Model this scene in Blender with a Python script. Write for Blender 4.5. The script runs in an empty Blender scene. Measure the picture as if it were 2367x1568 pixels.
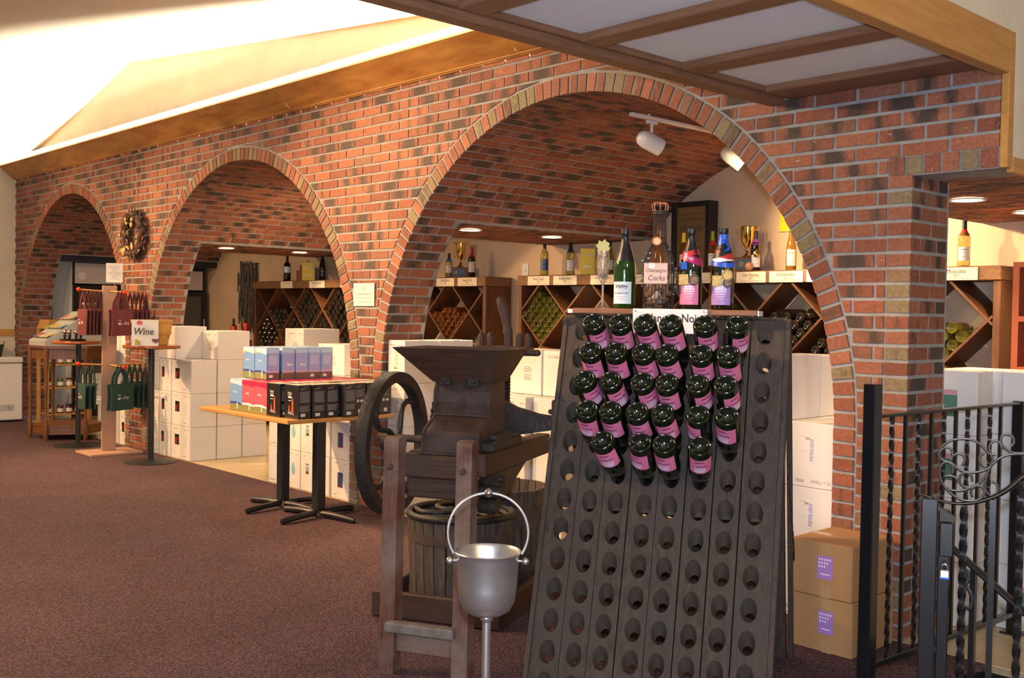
import bpy, bmesh, math, random
from mathutils import Matrix, Vector
rnd = random.Random(7)
S = bpy.context.scene
COL = S.collection
PI = math.pi
R = math.radians
# ------------------------------------------------------------------ camera, world, exposure, lights
CAM_H = 1.40
cd = bpy.data.cameras.new('camera'); cam = bpy.data.objects.new('camera', cd); COL.objects.link(cam); S.camera = cam
cd.sensor_fit = 'HORIZONTAL'; cd.sensor_width = 36.0; cd.lens = 36.0*2424.6/2367.0; cd.clip_start = 0.05; cd.clip_end = 100
YAW, TILT, ROLL = -0.823293185, 0.0245669, 0.0166136
_fw = Vector((math.sin(YAW)*math.cos(TILT), math.cos(YAW)*math.cos(TILT), -math.sin(TILT)))
_rt = Vector((math.cos(YAW), -math.sin(YAW), 0)); _up = _rt.cross(_fw)
_r2 = math.cos(ROLL)*_rt + math.sin(ROLL)*_up; _u2 = -math.sin(ROLL)*_rt + math.cos(ROLL)*_up
cam.matrix_world = Matrix(((_r2.x, _u2.x, -_fw.x, 0), (_r2.y, _u2.y, -_fw.y, 0), (_r2.z, _u2.z, -_fw.z, CAM_H), (0, 0, 0, 1)))
W = bpy.data.worlds.new('world'); S.world = W; W.use_nodes = True
W.node_tree.nodes['Background'].inputs[0].default_value = (1.0, 0.80, 0.62, 1)
W.node_tree.nodes['Background'].inputs[1].default_value = 0.15
S.view_settings.view_transform = 'Standard'; S.view_settings.look = 'None'
S.view_settings.exposure = 1.0; S.view_settings.gamma = 1.0; S.view_settings.use_curve_mapping = False
S.cycles.use_denoising = True
S.cycles.max_bounces = 12; S.cycles.diffuse_bounces = 4; S.cycles.glossy_bounces = 3; S.cycles.transmission_bounces = 10
S.cycles.sample_clamp_indirect = 6.0
WARM = (1.0, 0.67, 0.36)
def lamp(name, kind, loc, power, color, target=None, size=0.1, size_y=None, cone=60, blend=0.5):
    d = bpy.data.lights.new(name, kind); d.energy = power; d.color = color
    if kind == 'AREA':
        d.size = size
        if size_y: d.shape = 'RECTANGLE'; d.size_y = size_y
    else: d.shadow_soft_size = size
    if kind == 'SPOT': d.spot_size = R(cone); d.spot_blend = blend
    o = bpy.data.objects.new(name, d); COL.objects.link(o); o.location = loc
    if target is not None: o.rotation_euler = (Vector(target)-Vector(loc)).to_track_quat('-Z', 'Y').to_euler()
    return o
# the camera's own flash, a hand above the lens
lamp('camera_flash', 'SPOT', (0.0, 0.02, CAM_H+0.11), 170, (0.66, 0.76, 1.0), (-2.9, 2.75, 1.30), 0.03, cone=105, blend=0.5)
# unseen cool area light behind the camera, added to lift brick and ceiling panels
lamp('cool_fill', 'AREA', (1.6, -2.6, 1.15), 72, (0.74, 0.85, 1.0), (-2.2, 3.6, 1.9), 2.2)
# unseen warm area light added to warm the bulkhead and oak header
lamp('bulkhead_fill', 'AREA', (1.6, 1.2, 2.85), 34, WARM, (0.4, 2.2, 1.0), 0.7)
# tungsten ceiling lamps of the shop (above and outside the frame)
lamp('ceiling_lamp', 'AREA', (-5.5, 0.6, 2.9), 60, WARM, (-5.5, 1.6, 0), 1.2)
lamp('ceiling_lamp', 'AREA', (-9.5, 0.9, 2.9), 60, WARM, (-9.5, 1.9, 0), 1.2)
# track spots that wash the brick piers
WARM2 = (1.0, 0.58, 0.27)
lamp('rack_spot', 'SPOT', (-4.2, 0.9, 2.95), 260, WARM2, (-2.62, 3.1, 1.55), 0.04, cone=24, blend=0.4)
lamp('wall_spot', 'SPOT', (-8.2, 1.5, 3.0), 430, WARM2, (-6.0, 4.3, 1.35), 0.05, cone=62, blend=0.7)
lamp('wall_spot', 'SPOT', (-11.0, 1.6, 3.0), 310, WARM2, (-9.0, 4.3, 1.0), 0.05, cone=70, blend=0.7)
lamp('wall_spot', 'SPOT', (-6.6, 1.3, 3.0), 200, WARM, (-4.6, 4.3, 1.6), 0.05, cone=80, blend=0.8)
lamp('wall_spot', 'SPOT', (-12.2, 1.2, 3.0), 155, WARM2, (-11.5, 4.3, 1.2), 0.05, cone=75, blend=0.8)

# ------------------------------------------------------------------ materials
MATS = {}
def newmat(name):
    m = bpy.data.materials.new(name); m.use_nodes = True
    return m, m.node_tree.nodes, m.node_tree.links, m.node_tree.nodes['Principled BSDF']
def c4(c): return (c[0], c[1], c[2], 1)
def flat(name, col, rough=0.6, metal=0.0, spec=None, emit=None, estr=0, trans=0, bump=0, bscale=60, var=0.0, vscale=8, coat=0):
    if name in MATS: return MATS[name]
    m, n, l, b = newmat(name)
    b.inputs['Base Color'].default_value = c4(col); b.inputs['Roughness'].default_value = rough; b.inputs['Metallic'].default_value = metal
    if spec is not None: b.inputs['Specular IOR Level'].default_value = spec
    if emit: b.inputs['Emission Color'].default_value = c4(emit); b.inputs['Emission Strength'].default_value = estr
    if trans: b.inputs['Transmission Weight'].default_value = trans
    if coat: b.inputs['Coat Weight'].default_value = coat; b.inputs['Coat Roughness'].default_value = 0.05
    if var or bump:
        t = n.new('ShaderNodeTexCoord')
        if var:
            x = n.new('ShaderNodeTexNoise'); x.inputs['Scale'].default_value = vscale; x.inputs['Detail'].default_value = 5; l.new(t.outputs['Object'], x.inputs['Vector'])
            mx = n.new('ShaderNodeMixRGB'); mx.inputs[1].default_value = c4([v*(1-var) for v in col]); mx.inputs[2].default_value = c4([min(1, v*(1+var)) for v in col])
            r = n.new('ShaderNodeValToRGB'); r.color_ramp.elements[0].position = 0.3; r.color_ramp.elements[1].position = 0.7
            l.new(x.outputs['Fac'], r.inputs[0]); l.new(r.outputs[0], mx.inputs[0]); l.new(mx.outputs[0], b.inputs['Base Color'])
        if bump:
            x2 = n.new('ShaderNodeTexNoise'); x2.inputs['Scale'].default_value = bscale; x2.inputs['Detail'].default_value = 4; l.new(t.outputs['Object'], x2.inputs['Vector'])
            bp = n.new('ShaderNodeBump'); bp.inputs['Strength'].default_value = bump; bp.inputs['Distance'].default_value = 0.01
            l.new(x2.outputs['Fac'], bp.inputs['Height']); l.new(bp.outputs[0], b.inputs['Normal'])
    MATS[name] = m; return m
def wood(name, c1, c2, axis=2, scale=6.0, stretch=12.0, rough=0.55, bump=0.15, dust=None, knots=0.0):
    if name in MATS: return MATS[name]
    m, n, l, b = newmat(name)
    t = n.new('ShaderNodeTexCoord'); mp = n.new('ShaderNodeMapping'); l.new(t.outputs['Object'], mp.inputs[0])
    sc = [stretch]*3; sc[axis] = 1.0; mp.inputs['Scale'].default_value = sc
    x = n.new('ShaderNodeTexNoise'); x.inputs['Scale'].default_value = scale; x.inputs['Detail'].default_value = 8; x.inputs['Roughness'].default_value = 0.65; x.inputs['Distortion'].default_value = 0.4
    l.new(mp.outputs[0], x.inputs['Vector'])
    r = n.new('ShaderNodeValToRGB'); r.color_ramp.elements[0].position = 0.33; r.color_ramp.elements[1].position = 0.68
    r.color_ramp.elements[0].color = c4(c1); r.color_ramp.elements[1].color = c4(c2); l.new(x.outputs['Fac'], r.inputs[0])
    out = r.outputs[0]
    if dust:
        y = n.new('ShaderNodeTexNoise'); y.inputs['Scale'].default_value = 5; y.inputs['Detail'].default_value = 6; l.new(t.outputs['Object'], y.inputs['Vector'])
        r2 = n.new('ShaderNodeValToRGB'); r2.color_ramp.elements[0].position = 0.42; r2.color_ramp.elements[1].position = 0.72; r2.color_ramp.elements[1].color = (0.75, 0.75, 0.75, 1)
        l.new(y.outputs['Fac'], r2.inputs[0])
        mx = n.new('ShaderNodeMixRGB'); mx.inputs[2].default_value = c4(dust); l.new(r2.outputs[0], mx.inputs[0]); l.new(out, mx.inputs[1]); out = mx.outputs[0]
    if knots:
        v = n.new('ShaderNodeTexVoronoi'); v.inputs['Scale'].default_value = knots; mp2 = n.new('ShaderNodeMapping'); s2 = [1, 1, 1]; s2[axis] = 0.45; mp2.inputs['Scale'].default_value = s2
        l.new(t.outputs['Object'], mp2.inputs[0]); l.new(mp2.outputs[0], v.inputs['Vector'])
        r3 = n.new('ShaderNodeValToRGB'); r3.color_ramp.elements[0].position = 0.05; r3.color_ramp.elements[0].color = (0.8, 0.8, 0.8, 1); r3.color_ramp.elements[1].position = 0.27; r3.color_ramp.elements[1].color = (0, 0, 0, 1)
        l.new(v.outputs['Distance'], r3.inputs[0])
        mx = n.new('ShaderNodeMixRGB'); mx.inputs[2].default_value = c4([k*0.3 for k in c1]); l.new(r3.outputs[0], mx.inputs[0]); l.new(out, mx.inputs[1]); out = mx.outputs[0]
    l.new(out, b.inputs['Base Color']); b.inputs['Roughness'].default_value = rough
    bp = n.new('ShaderNodeBump'); bp.inputs['Strength'].default_value = bump; bp.inputs['Distance'].default_value = 0.004
    l.new(x.outputs['Fac'], bp.inputs['Height']); l.new(bp.outputs[0], b.inputs['Normal'])
    MATS[name] = m; return m
def brick_mat():
    m, n, l, b = newmat('brick')
    a = n.new('ShaderNodeAttribute'); a.attribute_name = 'bt'
    sp = n.new('ShaderNodeSeparateColor'); l.new(a.outputs['Color'], sp.inputs[0])
    ra = n.new('ShaderNodeValToRGB'); e = ra.color_ramp.elements
    e[0].position = 0; e[0].color = (0.175, 0.053, 0.029, 1); e[1].position = 1.0; e[1].color = (0.20, 0.155, 0.085, 1)
    for p, c in ((0.3, (0.245, 0.078, 0.040)), (0.6, (0.295, 0.106, 0.055)), (0.78, (0.195, 0.072, 0.040)), (0.86, (0.19, 0.14, 0.075))):
        k = e.new(p); k.color = c4(c)
    l.new(sp.outputs[0], ra.inputs[0])
    g = n.new('ShaderNodeNewGeometry'); nz = n.new('ShaderNodeTexNoise'); nz.inputs['Scale'].default_value = 16; nz.inputs['Detail'].default_value = 6
    mp = n.new('ShaderNodeMapping'); mp.inputs['Scale'].default_value = (2.2, 2.2, 0.8); l.new(g.outputs['Position'], mp.inputs[0]); l.new(mp.outputs[0], nz.inputs['Vector'])
    # dark fired patch in the middle of some bricks: |u-.5| small and second random large
    u = n.new('ShaderNodeMath'); u.operation = 'SUBTRACT'; u.inputs[1].default_value = 0.5; l.new(sp.outputs[2], u.inputs[0])
    ab = n.new('ShaderNodeMath'); ab.operation = 'ABSOLUTE'; l.new(u.outputs[0], ab.inputs[0]); a0 = ab; ab = n.new('ShaderNodeMath'); ab.operation = 'MULTIPLY'; ab.inputs[1].default_value = 2.3; l.new(a0.outputs[0], ab.inputs[0])
    ad = n.new('ShaderNodeMath'); ad.operation = 'MULTIPLY_ADD'; ad.inputs[1].default_value = 1.25; l.new(nz.outputs['Fac'], ad.inputs[0]); l.new(ab.outputs[0], ad.inputs[2])
    sb = n.new('ShaderNodeMath'); sb.operation = 'SUBTRACT'; l.new(sp.outputs[1], sb.inputs[0]); l.new(ad.outputs[0], sb.inputs[1])
    r2 = n.new('ShaderNodeValToRGB'); r2.color_ramp.elements[0].position = 0.0; r2.color_ramp.elements[1].position = 0.55; l.new(sb.outputs[0], r2.inputs[0])
    mx = n.new('ShaderNodeMixRGB'); mx.inputs[2].default_value = (0.055, 0.035, 0.027, 1); l.new(r2.outputs[0], mx.inputs[0]); l.new(ra.outputs[0], mx.inputs[1])
    n2 = n.new('ShaderNodeTexNoise'); n2.inputs['Scale'].default_value = 60; n2.inputs['Detail'].default_value = 4; l.new(g.outputs['Position'], n2.inputs['Vector'])
    m2 = n.new('ShaderNodeMixRGB'); m2.blend_type = 'OVERLAY'; m2.inputs[0].default_value = 0.55; l.new(mx.outputs[0], m2.inputs[1]); l.new(n2.outputs['Fac'], m2.inputs[2])
    # chalky efflorescence specks
    n3 = n.new('ShaderNodeTexNoise'); n3.inputs['Scale'].default_value = 42; n3.inputs['Detail'].default_value = 3; l.new(g.outputs['Position'], n3.inputs['Vector'])
    r3 = n.new('ShaderNodeValToRGB'); r3.color_ramp.elements[0].position = 0.71; r3.color_ramp.elements[1].position = 0.76; r3.color_ramp.elements[1].color = (0.6, 0.6, 0.6, 1); l.new(n3.outputs['Fac'], r3.inputs[0])
    m3 = n.new('ShaderNodeMixRGB'); m3.inputs[2].default_value = (0.5, 0.42, 0.36, 1); l.new(r3.outputs[0], m3.inputs[0]); l.new(m2.outputs[0], m3.inputs[1])
    l.new(m3.outputs[0], b.inputs['Base Color']); b.inputs['Roughness'].default_value = 0.75
    bp = n.new('ShaderNodeBump'); bp.inputs['Strength'].default_value = 0.35; bp.inputs['Distance'].default_value = 0.004; l.new(n2.outputs['Fac'], bp.inputs['Height']); l.new(bp.outputs[0], b.inputs['Normal'])
    return m
def carpet_mat():
    m, n, l, b = newmat('carpet')
    t = n.new('ShaderNodeTexCoord'); w = n.new('ShaderNodeTexVoronoi'); w.inputs['Scale'].default_value = 95; l.new(t.outputs['Object'], w.inputs['Vector'])
    z = n.new('ShaderNodeTexNoise'); z.inputs['Scale'].default_value = 2.2; z.inputs['Detail'].default_value = 4; l.new(t.outputs['Object'], z.inputs['Vector'])
    r = n.new('ShaderNodeValToRGB'); e = r.color_ramp.elements; e[0].position = 0.1; e[0].color = (0.215, 0.130, 0.130, 1); e[1].position = 0.62; e[1].color = (0.085, 0.050, 0.058, 1)
    l.new(w.outputs['Distance'], r.inputs[0])
    h = n.new('ShaderNodeMixRGB'); h.blend_type = 'MULTIPLY'; h.inputs[0].default_value = 0.35; l.new(r.outputs[0], h.inputs[1]); l.new(z.outputs['Fac'], h.inputs[2])
    l.new(h.outputs[0], b.inputs['Base Color']); b.inputs['Roughness'].default_value = 0.95; b.inputs['Specular IOR Level'].default_value = 0.1
    bp = n.new('ShaderNodeBump'); bp.inputs['Strength'].default_value = 0.8; bp.inputs['Distance'].default_value = 0.006; bp.invert = True
    l.new(w.outputs['Distance'], bp.inputs['Height']); l.new(bp.outputs[0], b.inputs['Normal'])
    return m
BRICK = brick_mat(); CARPET = carpet_mat()
MORTAR = flat('mortar', (0.275, 0.268, 0.258), 0.9, var=0.15, vscale=14, bump=0.4, bscale=90)
PLASTER = flat('cream_plaster', (0.68, 0.60, 0.46), 0.85, bump=0.25, bscale=25, var=0.07, vscale=3)
BACKWALL = flat('back_wall_plaster', (0.62, 0.47, 0.32), 0.85, bump=0.25, bscale=20, var=0.06, vscale=3)
CEILP = flat('ceiling_plaster', (0.80, 0.75, 0.63), 0.9, bump=0.2, bscale=14)
TILE = flat('cream_tile', (0.55, 0.43, 0.24), 0.25, var=0.08, vscale=5)
GROUT = flat('tile_grout', (0.33, 0.26, 0.16), 0.8)
PANEL = flat('white_ceiling_panel', (0.90, 0.90, 0.90), 0.8, bump=0.9, bscale=160)
CEDAR = wood('cedar_board', (0.29, 0.112, 0.024), (0.53, 0.265, 0.068), axis=0, scale=2.2, stretch=5, rough=0.5, knots=2.4)
BEAM = wood('stained_beam', (0.17, 0.075, 0.036), (0.28, 0.135, 0.068), axis=0, scale=4, stretch=14, rough=0.5)
BEAMY = wood('stained_beam_y', (0.17, 0.075, 0.036), (0.28, 0.135, 0.068), axis=1, scale=4, stretch=14, rough=0.5)
OAK = wood('light_oak_y', (0.44, 0.205, 0.050), (0.54, 0.275, 0.075), axis=1, scale=3, stretch=14, rough=0.45, knots=2.0)
RACKW = wood('weathered_rack_wood', (0.025, 0.018, 0.013), (0.066, 0.045, 0.031), axis=2, scale=5, stretch=11, rough=0.8, dust=(0.044, 0.036, 0.029))
RACKT = wood('rack_top_wood', (0.20, 0.085, 0.045), (0.30, 0.135, 0.07), axis=0, scale=5, stretch=8, rough=0.7)
PRESSW = wood('press_wood', (0.034, 0.011, 0.006), (0.088, 0.031, 0.016), axis=2, scale=7, stretch=13, rough=0.65, dust=(0.060, 0.033, 0.021))
PRESSWX = wood('press_wood_x', (0.028, 0.010, 0.005), (0.075, 0.030, 0.015), axis=0, scale=7, stretch=11, rough=0.6, dust=(0.056, 0.034, 0.023))
POSTW = wood('post_wood', (0.060, 0.021, 0.013), (0.150, 0.062, 0.036), axis=2, scale=7, stretch=15, rough=0.7, dust=(0.26, 0.20, 0.15))
STAVE = wood('stave_wood', (0.035, 0.026, 0.020), (0.12, 0.085, 0.058), axis=2, scale=6, stretch=9, rough=0.8)
CASTI = flat('cast_iron', (0.030, 0.024, 0.020), 0.5, 0.3, var=0.35, vscale=18, bump=0.25, bscale=60)
CASTB = flat('brown_cast_iron', (0.050, 0.030, 0.025), 0.5, 0.2, var=0.3, vscale=14, bump=0.2, bscale=60)
RUST = flat('rusty_hoop', (0.085, 0.05, 0.034), 0.75, 0.2, var=0.3, vscale=16, bump=0.2)
BLACKM = flat('black_painted_metal', (0.010, 0.010, 0.011), 0.25, 0.0, coat=0.3)
BLACKT = flat('black_table_metal', (0.010, 0.010, 0.011), 0.45)
BRONZEM = flat('dark_bronze_iron', (0.026, 0.018, 0.012), 0.32, 0.5)
STEEL = flat('brushed_steel', (0.58, 0.56, 0.53), 0.36, 0.9, var=0.15, vscale=9)
CHROME = flat('chrome', (0.75, 0.75, 0.76), 0.08, 1.0)
CARD = flat('white_cardboard', (0.70, 0.67, 0.64), 0.8, var=0.02, vscale=4)
CARDT = flat('white_cardboard_edge', (0.38, 0.42, 0.52), 0.8)
KRAFT = flat('kraft_cardboard', (0.38, 0.205, 0.085), 0.8, var=0.05, vscale=5)
TAPE = flat('clear_tape', (0.42, 0.26, 0.13), 0.2)
WTAPE = flat('white_tape', (0.72, 0.70, 0.66), 0.25)
INK = flat('dark_print', (0.055, 0.05, 0.05), 0.8)
INKG = flat('grey_print', (0.33, 0.31, 0.31), 0.8)
INKB = flat('blue_print', (0.16, 0.22, 0.60), 0.8)
PAPER = flat('white_paper', (0.78, 0.76, 0.72), 0.6)
CREAMP = flat('cream_paper', (0.78, 0.70, 0.55), 0.7)
PINK = flat('pink_label', (0.74, 0.19, 0.34), 0.5)
PURPLE = flat('purple_label', (0.36, 0.20, 0.52), 0.5)
LILAC = flat('lilac_print', (0.78, 0.66, 0.80), 0.6)
VIOLET = flat('violet_print', (0.10, 0.02, 0.08), 0.6)
WBLUE = flat('pale_blue_label', (0.62, 0.68, 0.72), 0.5)
GLASSD = flat('dark_green_glass', (0.004, 0.008, 0.003), 0.06, 0.0, spec=0.8, coat=0.5)
GLASSG = flat('green_glass', (0.012, 0.055, 0.006), 0.06, trans=0.35, coat=0.5)
GLASSY = flat('yellow_glass', (0.62, 0.58, 0.20), 0.05, trans=0.85)
GLASSO = flat('olive_glass', (0.34, 0.33, 0.06), 0.05, trans=0.8)
GLASSA = flat('amber_glass', (0.42, 0.14, 0.02), 0.06, trans=0.75)
GLASSH = flat('hock_glass', (0.45, 0.26, 0.04), 0.06, trans=0.6)
GLASSK = flat('black_glass', (0.012, 0.009, 0.007), 0.08, coat=0.6)
CLEAR = flat('clear_glass', (0.93, 0.93, 0.92), 0.03, trans=0.92)
PANE = flat('cooler_pane', (0.20, 0.20, 0.20), 0.05, trans=0.6)
FOILK = flat('black_foil', (0.018, 0.018, 0.022), 0.35, 0.3)
FOILR = flat('red_foil', (0.45, 0.02, 0.015), 0.3, 0.2)
GOLD = flat('gold_metal', (0.80, 0.52, 0.14), 0.14, 1.0)
BRASS = flat('brass_medal', (0.42, 0.34, 0.15), 0.35, 0.8, bump=0.5, bscale=220)
PEWTER = flat('pewter_medal', (0.16, 0.13, 0.11), 0.35, 0.8, bump=0.5, bscale=220)
COPPER = flat('copper_wire', (0.62, 0.28, 0.14), 0.5, 0.5)
WIREM = flat('dark_wire', (0.07, 0.05, 0.04), 0.4, 0.6)
BEAD = flat('steel_bead', (0.40, 0.38, 0.40), 0.15, 0.9)
CORK = flat('cork', (0.27, 0.14, 0.07), 0.9, var=0.3, vscale=60)
CORKW = flat('pale_cork', (0.42, 0.36, 0.28), 0.9)
RIBM = flat('magenta_ribbon', (0.42, 0.02, 0.12), 0.35)
RIBB = flat('blue_ribbon', (0.02, 0.10, 0.55), 0.3)
RIBR = flat('red_ribbon', (0.55, 0.03, 0.03), 0.35)
RIBK = flat('black_ribbon', (0.012, 0.010, 0.014), 0.35)
RIBW = flat('white_ribbon', (0.75, 0.76, 0.82), 0.35)
RIBP = flat('purple_ribbon', (0.30, 0.05, 0.45), 0.35)
RACKB = wood('bin_wood', (0.065, 0.024, 0.010), (0.145, 0.056, 0.021), axis=2, scale=4, stretch=8, rough=0.5)
BINTOP = wood('bin_top_edge', (0.12, 0.055, 0.022), (0.24, 0.12, 0.05), axis=0, scale=20, stretch=2, rough=0.6)
TABLEW = wood('oak_table_top', (0.42, 0.20, 0.05), (0.52, 0.27, 0.08), axis=0, scale=3, stretch=10, rough=0.35)
BISTRO = wood('cherry_table_top', (0.22, 0.055, 0.015), (0.33, 0.10, 0.03), axis=0, scale=4, stretch=6, rough=0.2)
HEXW = wood('walnut_stand', (0.13, 0.042, 0.012), (0.22, 0.085, 0.026), axis=2, scale=5, stretch=10, rough=0.4)
PINE = wood('pine', (0.42, 0.22, 0.05), (0.55, 0.32, 0.09), axis=2, scale=4, stretch=10, rough=0.5)
MDF = flat('pink_brown_board', (0.42, 0.25, 0.17), 0.8, var=0.04)
REDB = flat('red_ball', (0.70, 0.03, 0.015), 0.2)
MAROON = flat('maroon_fabric', (0.125, 0.022, 0.024), 0.85, bump=0.5, bscale=300)
GREENF = flat('green_fabric', (0.012, 0.048, 0.036), 0.85, bump=0.5, bscale=300)
REDSH = flat('red_shelf', (0.33, 0.075, 0.03), 0.5)
WHITEP = flat('white_enamel', (0.68, 0.67, 0.64), 0.35)
LAMPON = flat('lit_downlight', (1, 0.9, 0.7), 0.5, emit=(1.0, 0.80, 0.48), estr=9)
COVEON = flat('lit_cove_tube', (1, 0.9, 0.7), 0.5, emit=(1.0, 0.92, 0.75), estr=110)
YELLOWC = flat('yellow_card', (0.92, 0.66, 0.02), 0.5)
NAVY = flat('navy_trim', (0.018, 0.022, 0.040), 0.5)

# ------------------------------------------------------------------ mesh helpers
class MB:
    def __init__(s): s.v = []; s.f = []; s.M = Matrix.Identity(4); s.c = None
    def at(s, loc=(0, 0, 0), rot=None, scale=None):
        s.M = Matrix.Translation(loc)
        if rot is not None: s.M = s.M @ (rot if isinstance(rot, Matrix) else Matrix.Rotation(rot, 4, 'Z'))
        if scale is not None: s.M = s.M @ Matrix.Diagonal((*scale, 1))
        return s
    def add(s, vs, fs):
        b = len(s.v); s.v += [tuple(s.M @ Vector(p)) for p in vs]; s.f += [[b+i for i in f] for f in fs]; return s
    def box(s, x0, x1, y0, y1, z0, z1):
        return s.add([(x0, y0, z0), (x1, y0, z0), (x1, y1, z0), (x0, y1, z0), (x0, y0, z1), (x1, y0, z1), (x1, y1, z1), (x0, y1, z1)],
                     [(3, 2, 1, 0), (4, 5, 6, 7), (0, 1, 5, 4), (1, 2, 6, 5), (2, 3, 7, 6), (3, 0, 4, 7)])
    def cbox(s, x0, x1, y0, y1, z0, z1, b=0.004):
        vs = []; fs = []
        X = (x0, x1); Y = (y0, y1); Z = (z0, z1)
        idx = {}
        for i in (0, 1):
            for j in (0, 1):
                for k in (0, 1):
                    p = [X[i], Y[j], Z[k]]; sg = [1 if q == 0 else -1 for q in (i, j, k)]
                    for a in range(3):
                        q = [p[t]+(0 if t == a else sg[t]*b) for t in range(3)]
                        idx[i, j, k, a] = len(vs); vs.append(q)
        for a in range(3):
            for e in (0, 1):
                o = [t for t in range(3) if t != a]
                ring = []
                for (m, n2) in ((0, 0), (1, 0), (1, 1), (0, 1)):
                    key = [0, 0, 0]; key[a] = e; key[o[0]] = m; key[o[1]] = n2; ring.append(idx[key[0], key[1], key[2], a])
                fs.append(ring)
                # edges between face a and others
        for a in range(3):
            for b2 in range(a+1, 3):
                c = 3-a-b2
                for e in (0, 1):
                    for g in (0, 1):
                        k0 = [0, 0, 0]; k0[a] = e; k0[b2] = g; k0[c] = 0; k1 = list(k0); k1[c] = 1
                        fs.append([idx[(*k0, a)], idx[(*k0, b2)], idx[(*k1, b2)], idx[(*k1, a)]])
        for i in (0, 1):
            for j in (0, 1):
                for k in (0, 1): fs.append([idx[i, j, k, 0], idx[i, j, k, 1], idx[i, j, k, 2]])
        return s.add(vs, fs)
    def quad(s, *p): return s.add(p, [list(range(len(p)))])
    def prism(s, poly, h0, h1, axis=2):
        n = len(poly)
        def P(p, h): return (p[0], p[1], h) if axis == 2 else ((p[0], h, p[1]) if axis == 1 else (h, p[0], p[1]))
        vs = [P(p, h0) for p in poly]+[P(p, h1) for p in poly]
        fs = [list(range(n))[::-1], [n+i for i in range(n)]]+[[i, (i+1) % n, n+(i+1) % n, n+i] for i in range(n)]
        return s.add(vs, fs)
    def lathe(s, prof, seg=20, a0=0, a1=2*PI, closed=True):
        full = abs(a1-a0-2*PI) < 1e-6; n = seg if full else seg+1
        vs = []; fs = []
        for r, z in prof:
            for i in range(n):
                a = a0+(a1-a0)*i/seg; vs.append((r*math.cos(a), r*math.sin(a), z))
        for j in range(len(prof)-1):
            for i in range(seg):
                k = (i+1) % n
                fs.append([j*n+i, j*n+k, (j+1)*n+k, (j+1)*n+i])
        return s.add(vs, fs)
    def cyl(s, p0, p1, r0, r1=None, seg=12, cap=True):
        p0 = Vector(p0); p1 = Vector(p1); r1 = r0 if r1 is None else r1
        q = (p1-p0).to_track_quat('Z', 'Y').to_matrix().to_4x4(); L = (p1-p0).length
        old = s.M; s.M = old @ Matrix.Translation(p0) @ q
        s.lathe(([(0.0001, 0)] if cap else [])+[(r0, 0), (r1, L)]+([(0.0001, L)] if cap else []), seg); s.M = old; return s
    def sph(s, c, r, seg=12, rings=8, sc=(1, 1, 1)):
        old = s.M; s.M = old @ Matrix.Translation(c) @ Matrix.Diagonal((*sc, 1))
        s.lathe([(max(1e-4, r*math.sin(PI*i/rings)), -r*math.cos(PI*i/rings)) for i in range(rings+1)], seg); s.M = old; return s
    def tube(s, pts, r, seg=8, closed=False, ry=None):
        P = [Vector(p) for p in pts]; n = len(P); vs = []; fs = []; prev = None
        rr = r if isinstance(r, (list, tuple)) else [r]*n
        for i, p in enumerate(P):
            if closed: t = (P[(i+1) % n]-P[i-1])
            else: t = P[min(i+1, n-1)]-P[max(i-1, 0)]
            t = t.normalized() if t.length > 1e-9 else Vector((0, 0, 1))
            if prev is None:
                up = Vector((0, 0, 1)) if abs(t.z) < 0.9 else Vector((1, 0, 0)); a = t.cross(up).normalized()
            else: a = (prev-t*prev.dot(t)); a = a.normalized() if a.length > 1e-6 else t.orthogonal().normalized()
            prev = a; b = t.cross(a)
            for k in range(seg):
                th = 2*PI*k/seg; vs.append(p+a*math.cos(th)*rr[i]+b*math.sin(th)*(ry if ry else rr[i]))
        for i in range(n if closed else n-1):
            j = (i+1) % n
            for k in range(seg): fs.append([i*seg+k, i*seg+(k+1) % seg, j*seg+(k+1) % seg, j*seg+k])
        if not closed: fs += [list(range(seg))[::-1], [(n-1)*seg+k for k in range(seg)]]
        return s.add(vs, fs)
    def mesh(s, name, mat, smooth=False):
        me = bpy.data.meshes.new(name); me.from_pydata(s.v, [], s.f)
        for m in (mat if isinstance(mat, (list, tuple)) else [mat]): me.materials.append(m)
        if smooth:
            me.polygons.foreach_set('use_smooth', [True]*len(me.polygons)); me.set_sharp_from_angle(angle=R(smooth if smooth > 1 else 38))
        return me
def spl(pts, n=6):
    P = [Vector(p) for p in pts]; out = []
    for i in range(len(P)-1):
        a = P[max(i-1, 0)]; b = P[i]; c = P[i+1]; d = P[min(i+2, len(P)-1)]
        for k in range(n):
            t = k/n; out.append(0.5*((2*b)+(c-a)*t+(2*a-5*b+4*c-d)*t*t+(3*b-a-3*c+d)*t**3))
    out.append(P[-1]); return out
def link(o, parent=None):
    COL.objects.link(o)
    if parent is not None: o.parent = parent
    return o
def part(name, mb, mat, parent=None, smooth=False, label=None, kind=None, loc=None):
    me = mb if isinstance(mb, bpy.types.Mesh) else mb.mesh(name, mat, smooth)
    o = bpy.data.objects.new(name, me); link(o, parent)
    if label: o['label'] = label
    if kind: o['kind'] = kind
    if loc: o.location = loc
    return o
def tag(o, label, cat, group=None):
    o['label'] = label; o['category'] = cat
    if group: o['group'] = group
    return o
def thing(name, label, cat, loc=(0, 0, 0), rz=0, group=None):
    o = bpy.data.objects.new(name, None); link(o); o.location = loc; o.rotation_euler = (0, 0, rz); o.empty_display_size = 0.05
    return tag(o, label, cat, group)
def struct(name, mb, mat, smooth=False, label=None):
    o = part(name, mb, mat, None, smooth); o['kind'] = 'structure'
    if label: o['label'] = label
    o['category'] = name.split('_')[0]
    return o
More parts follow.
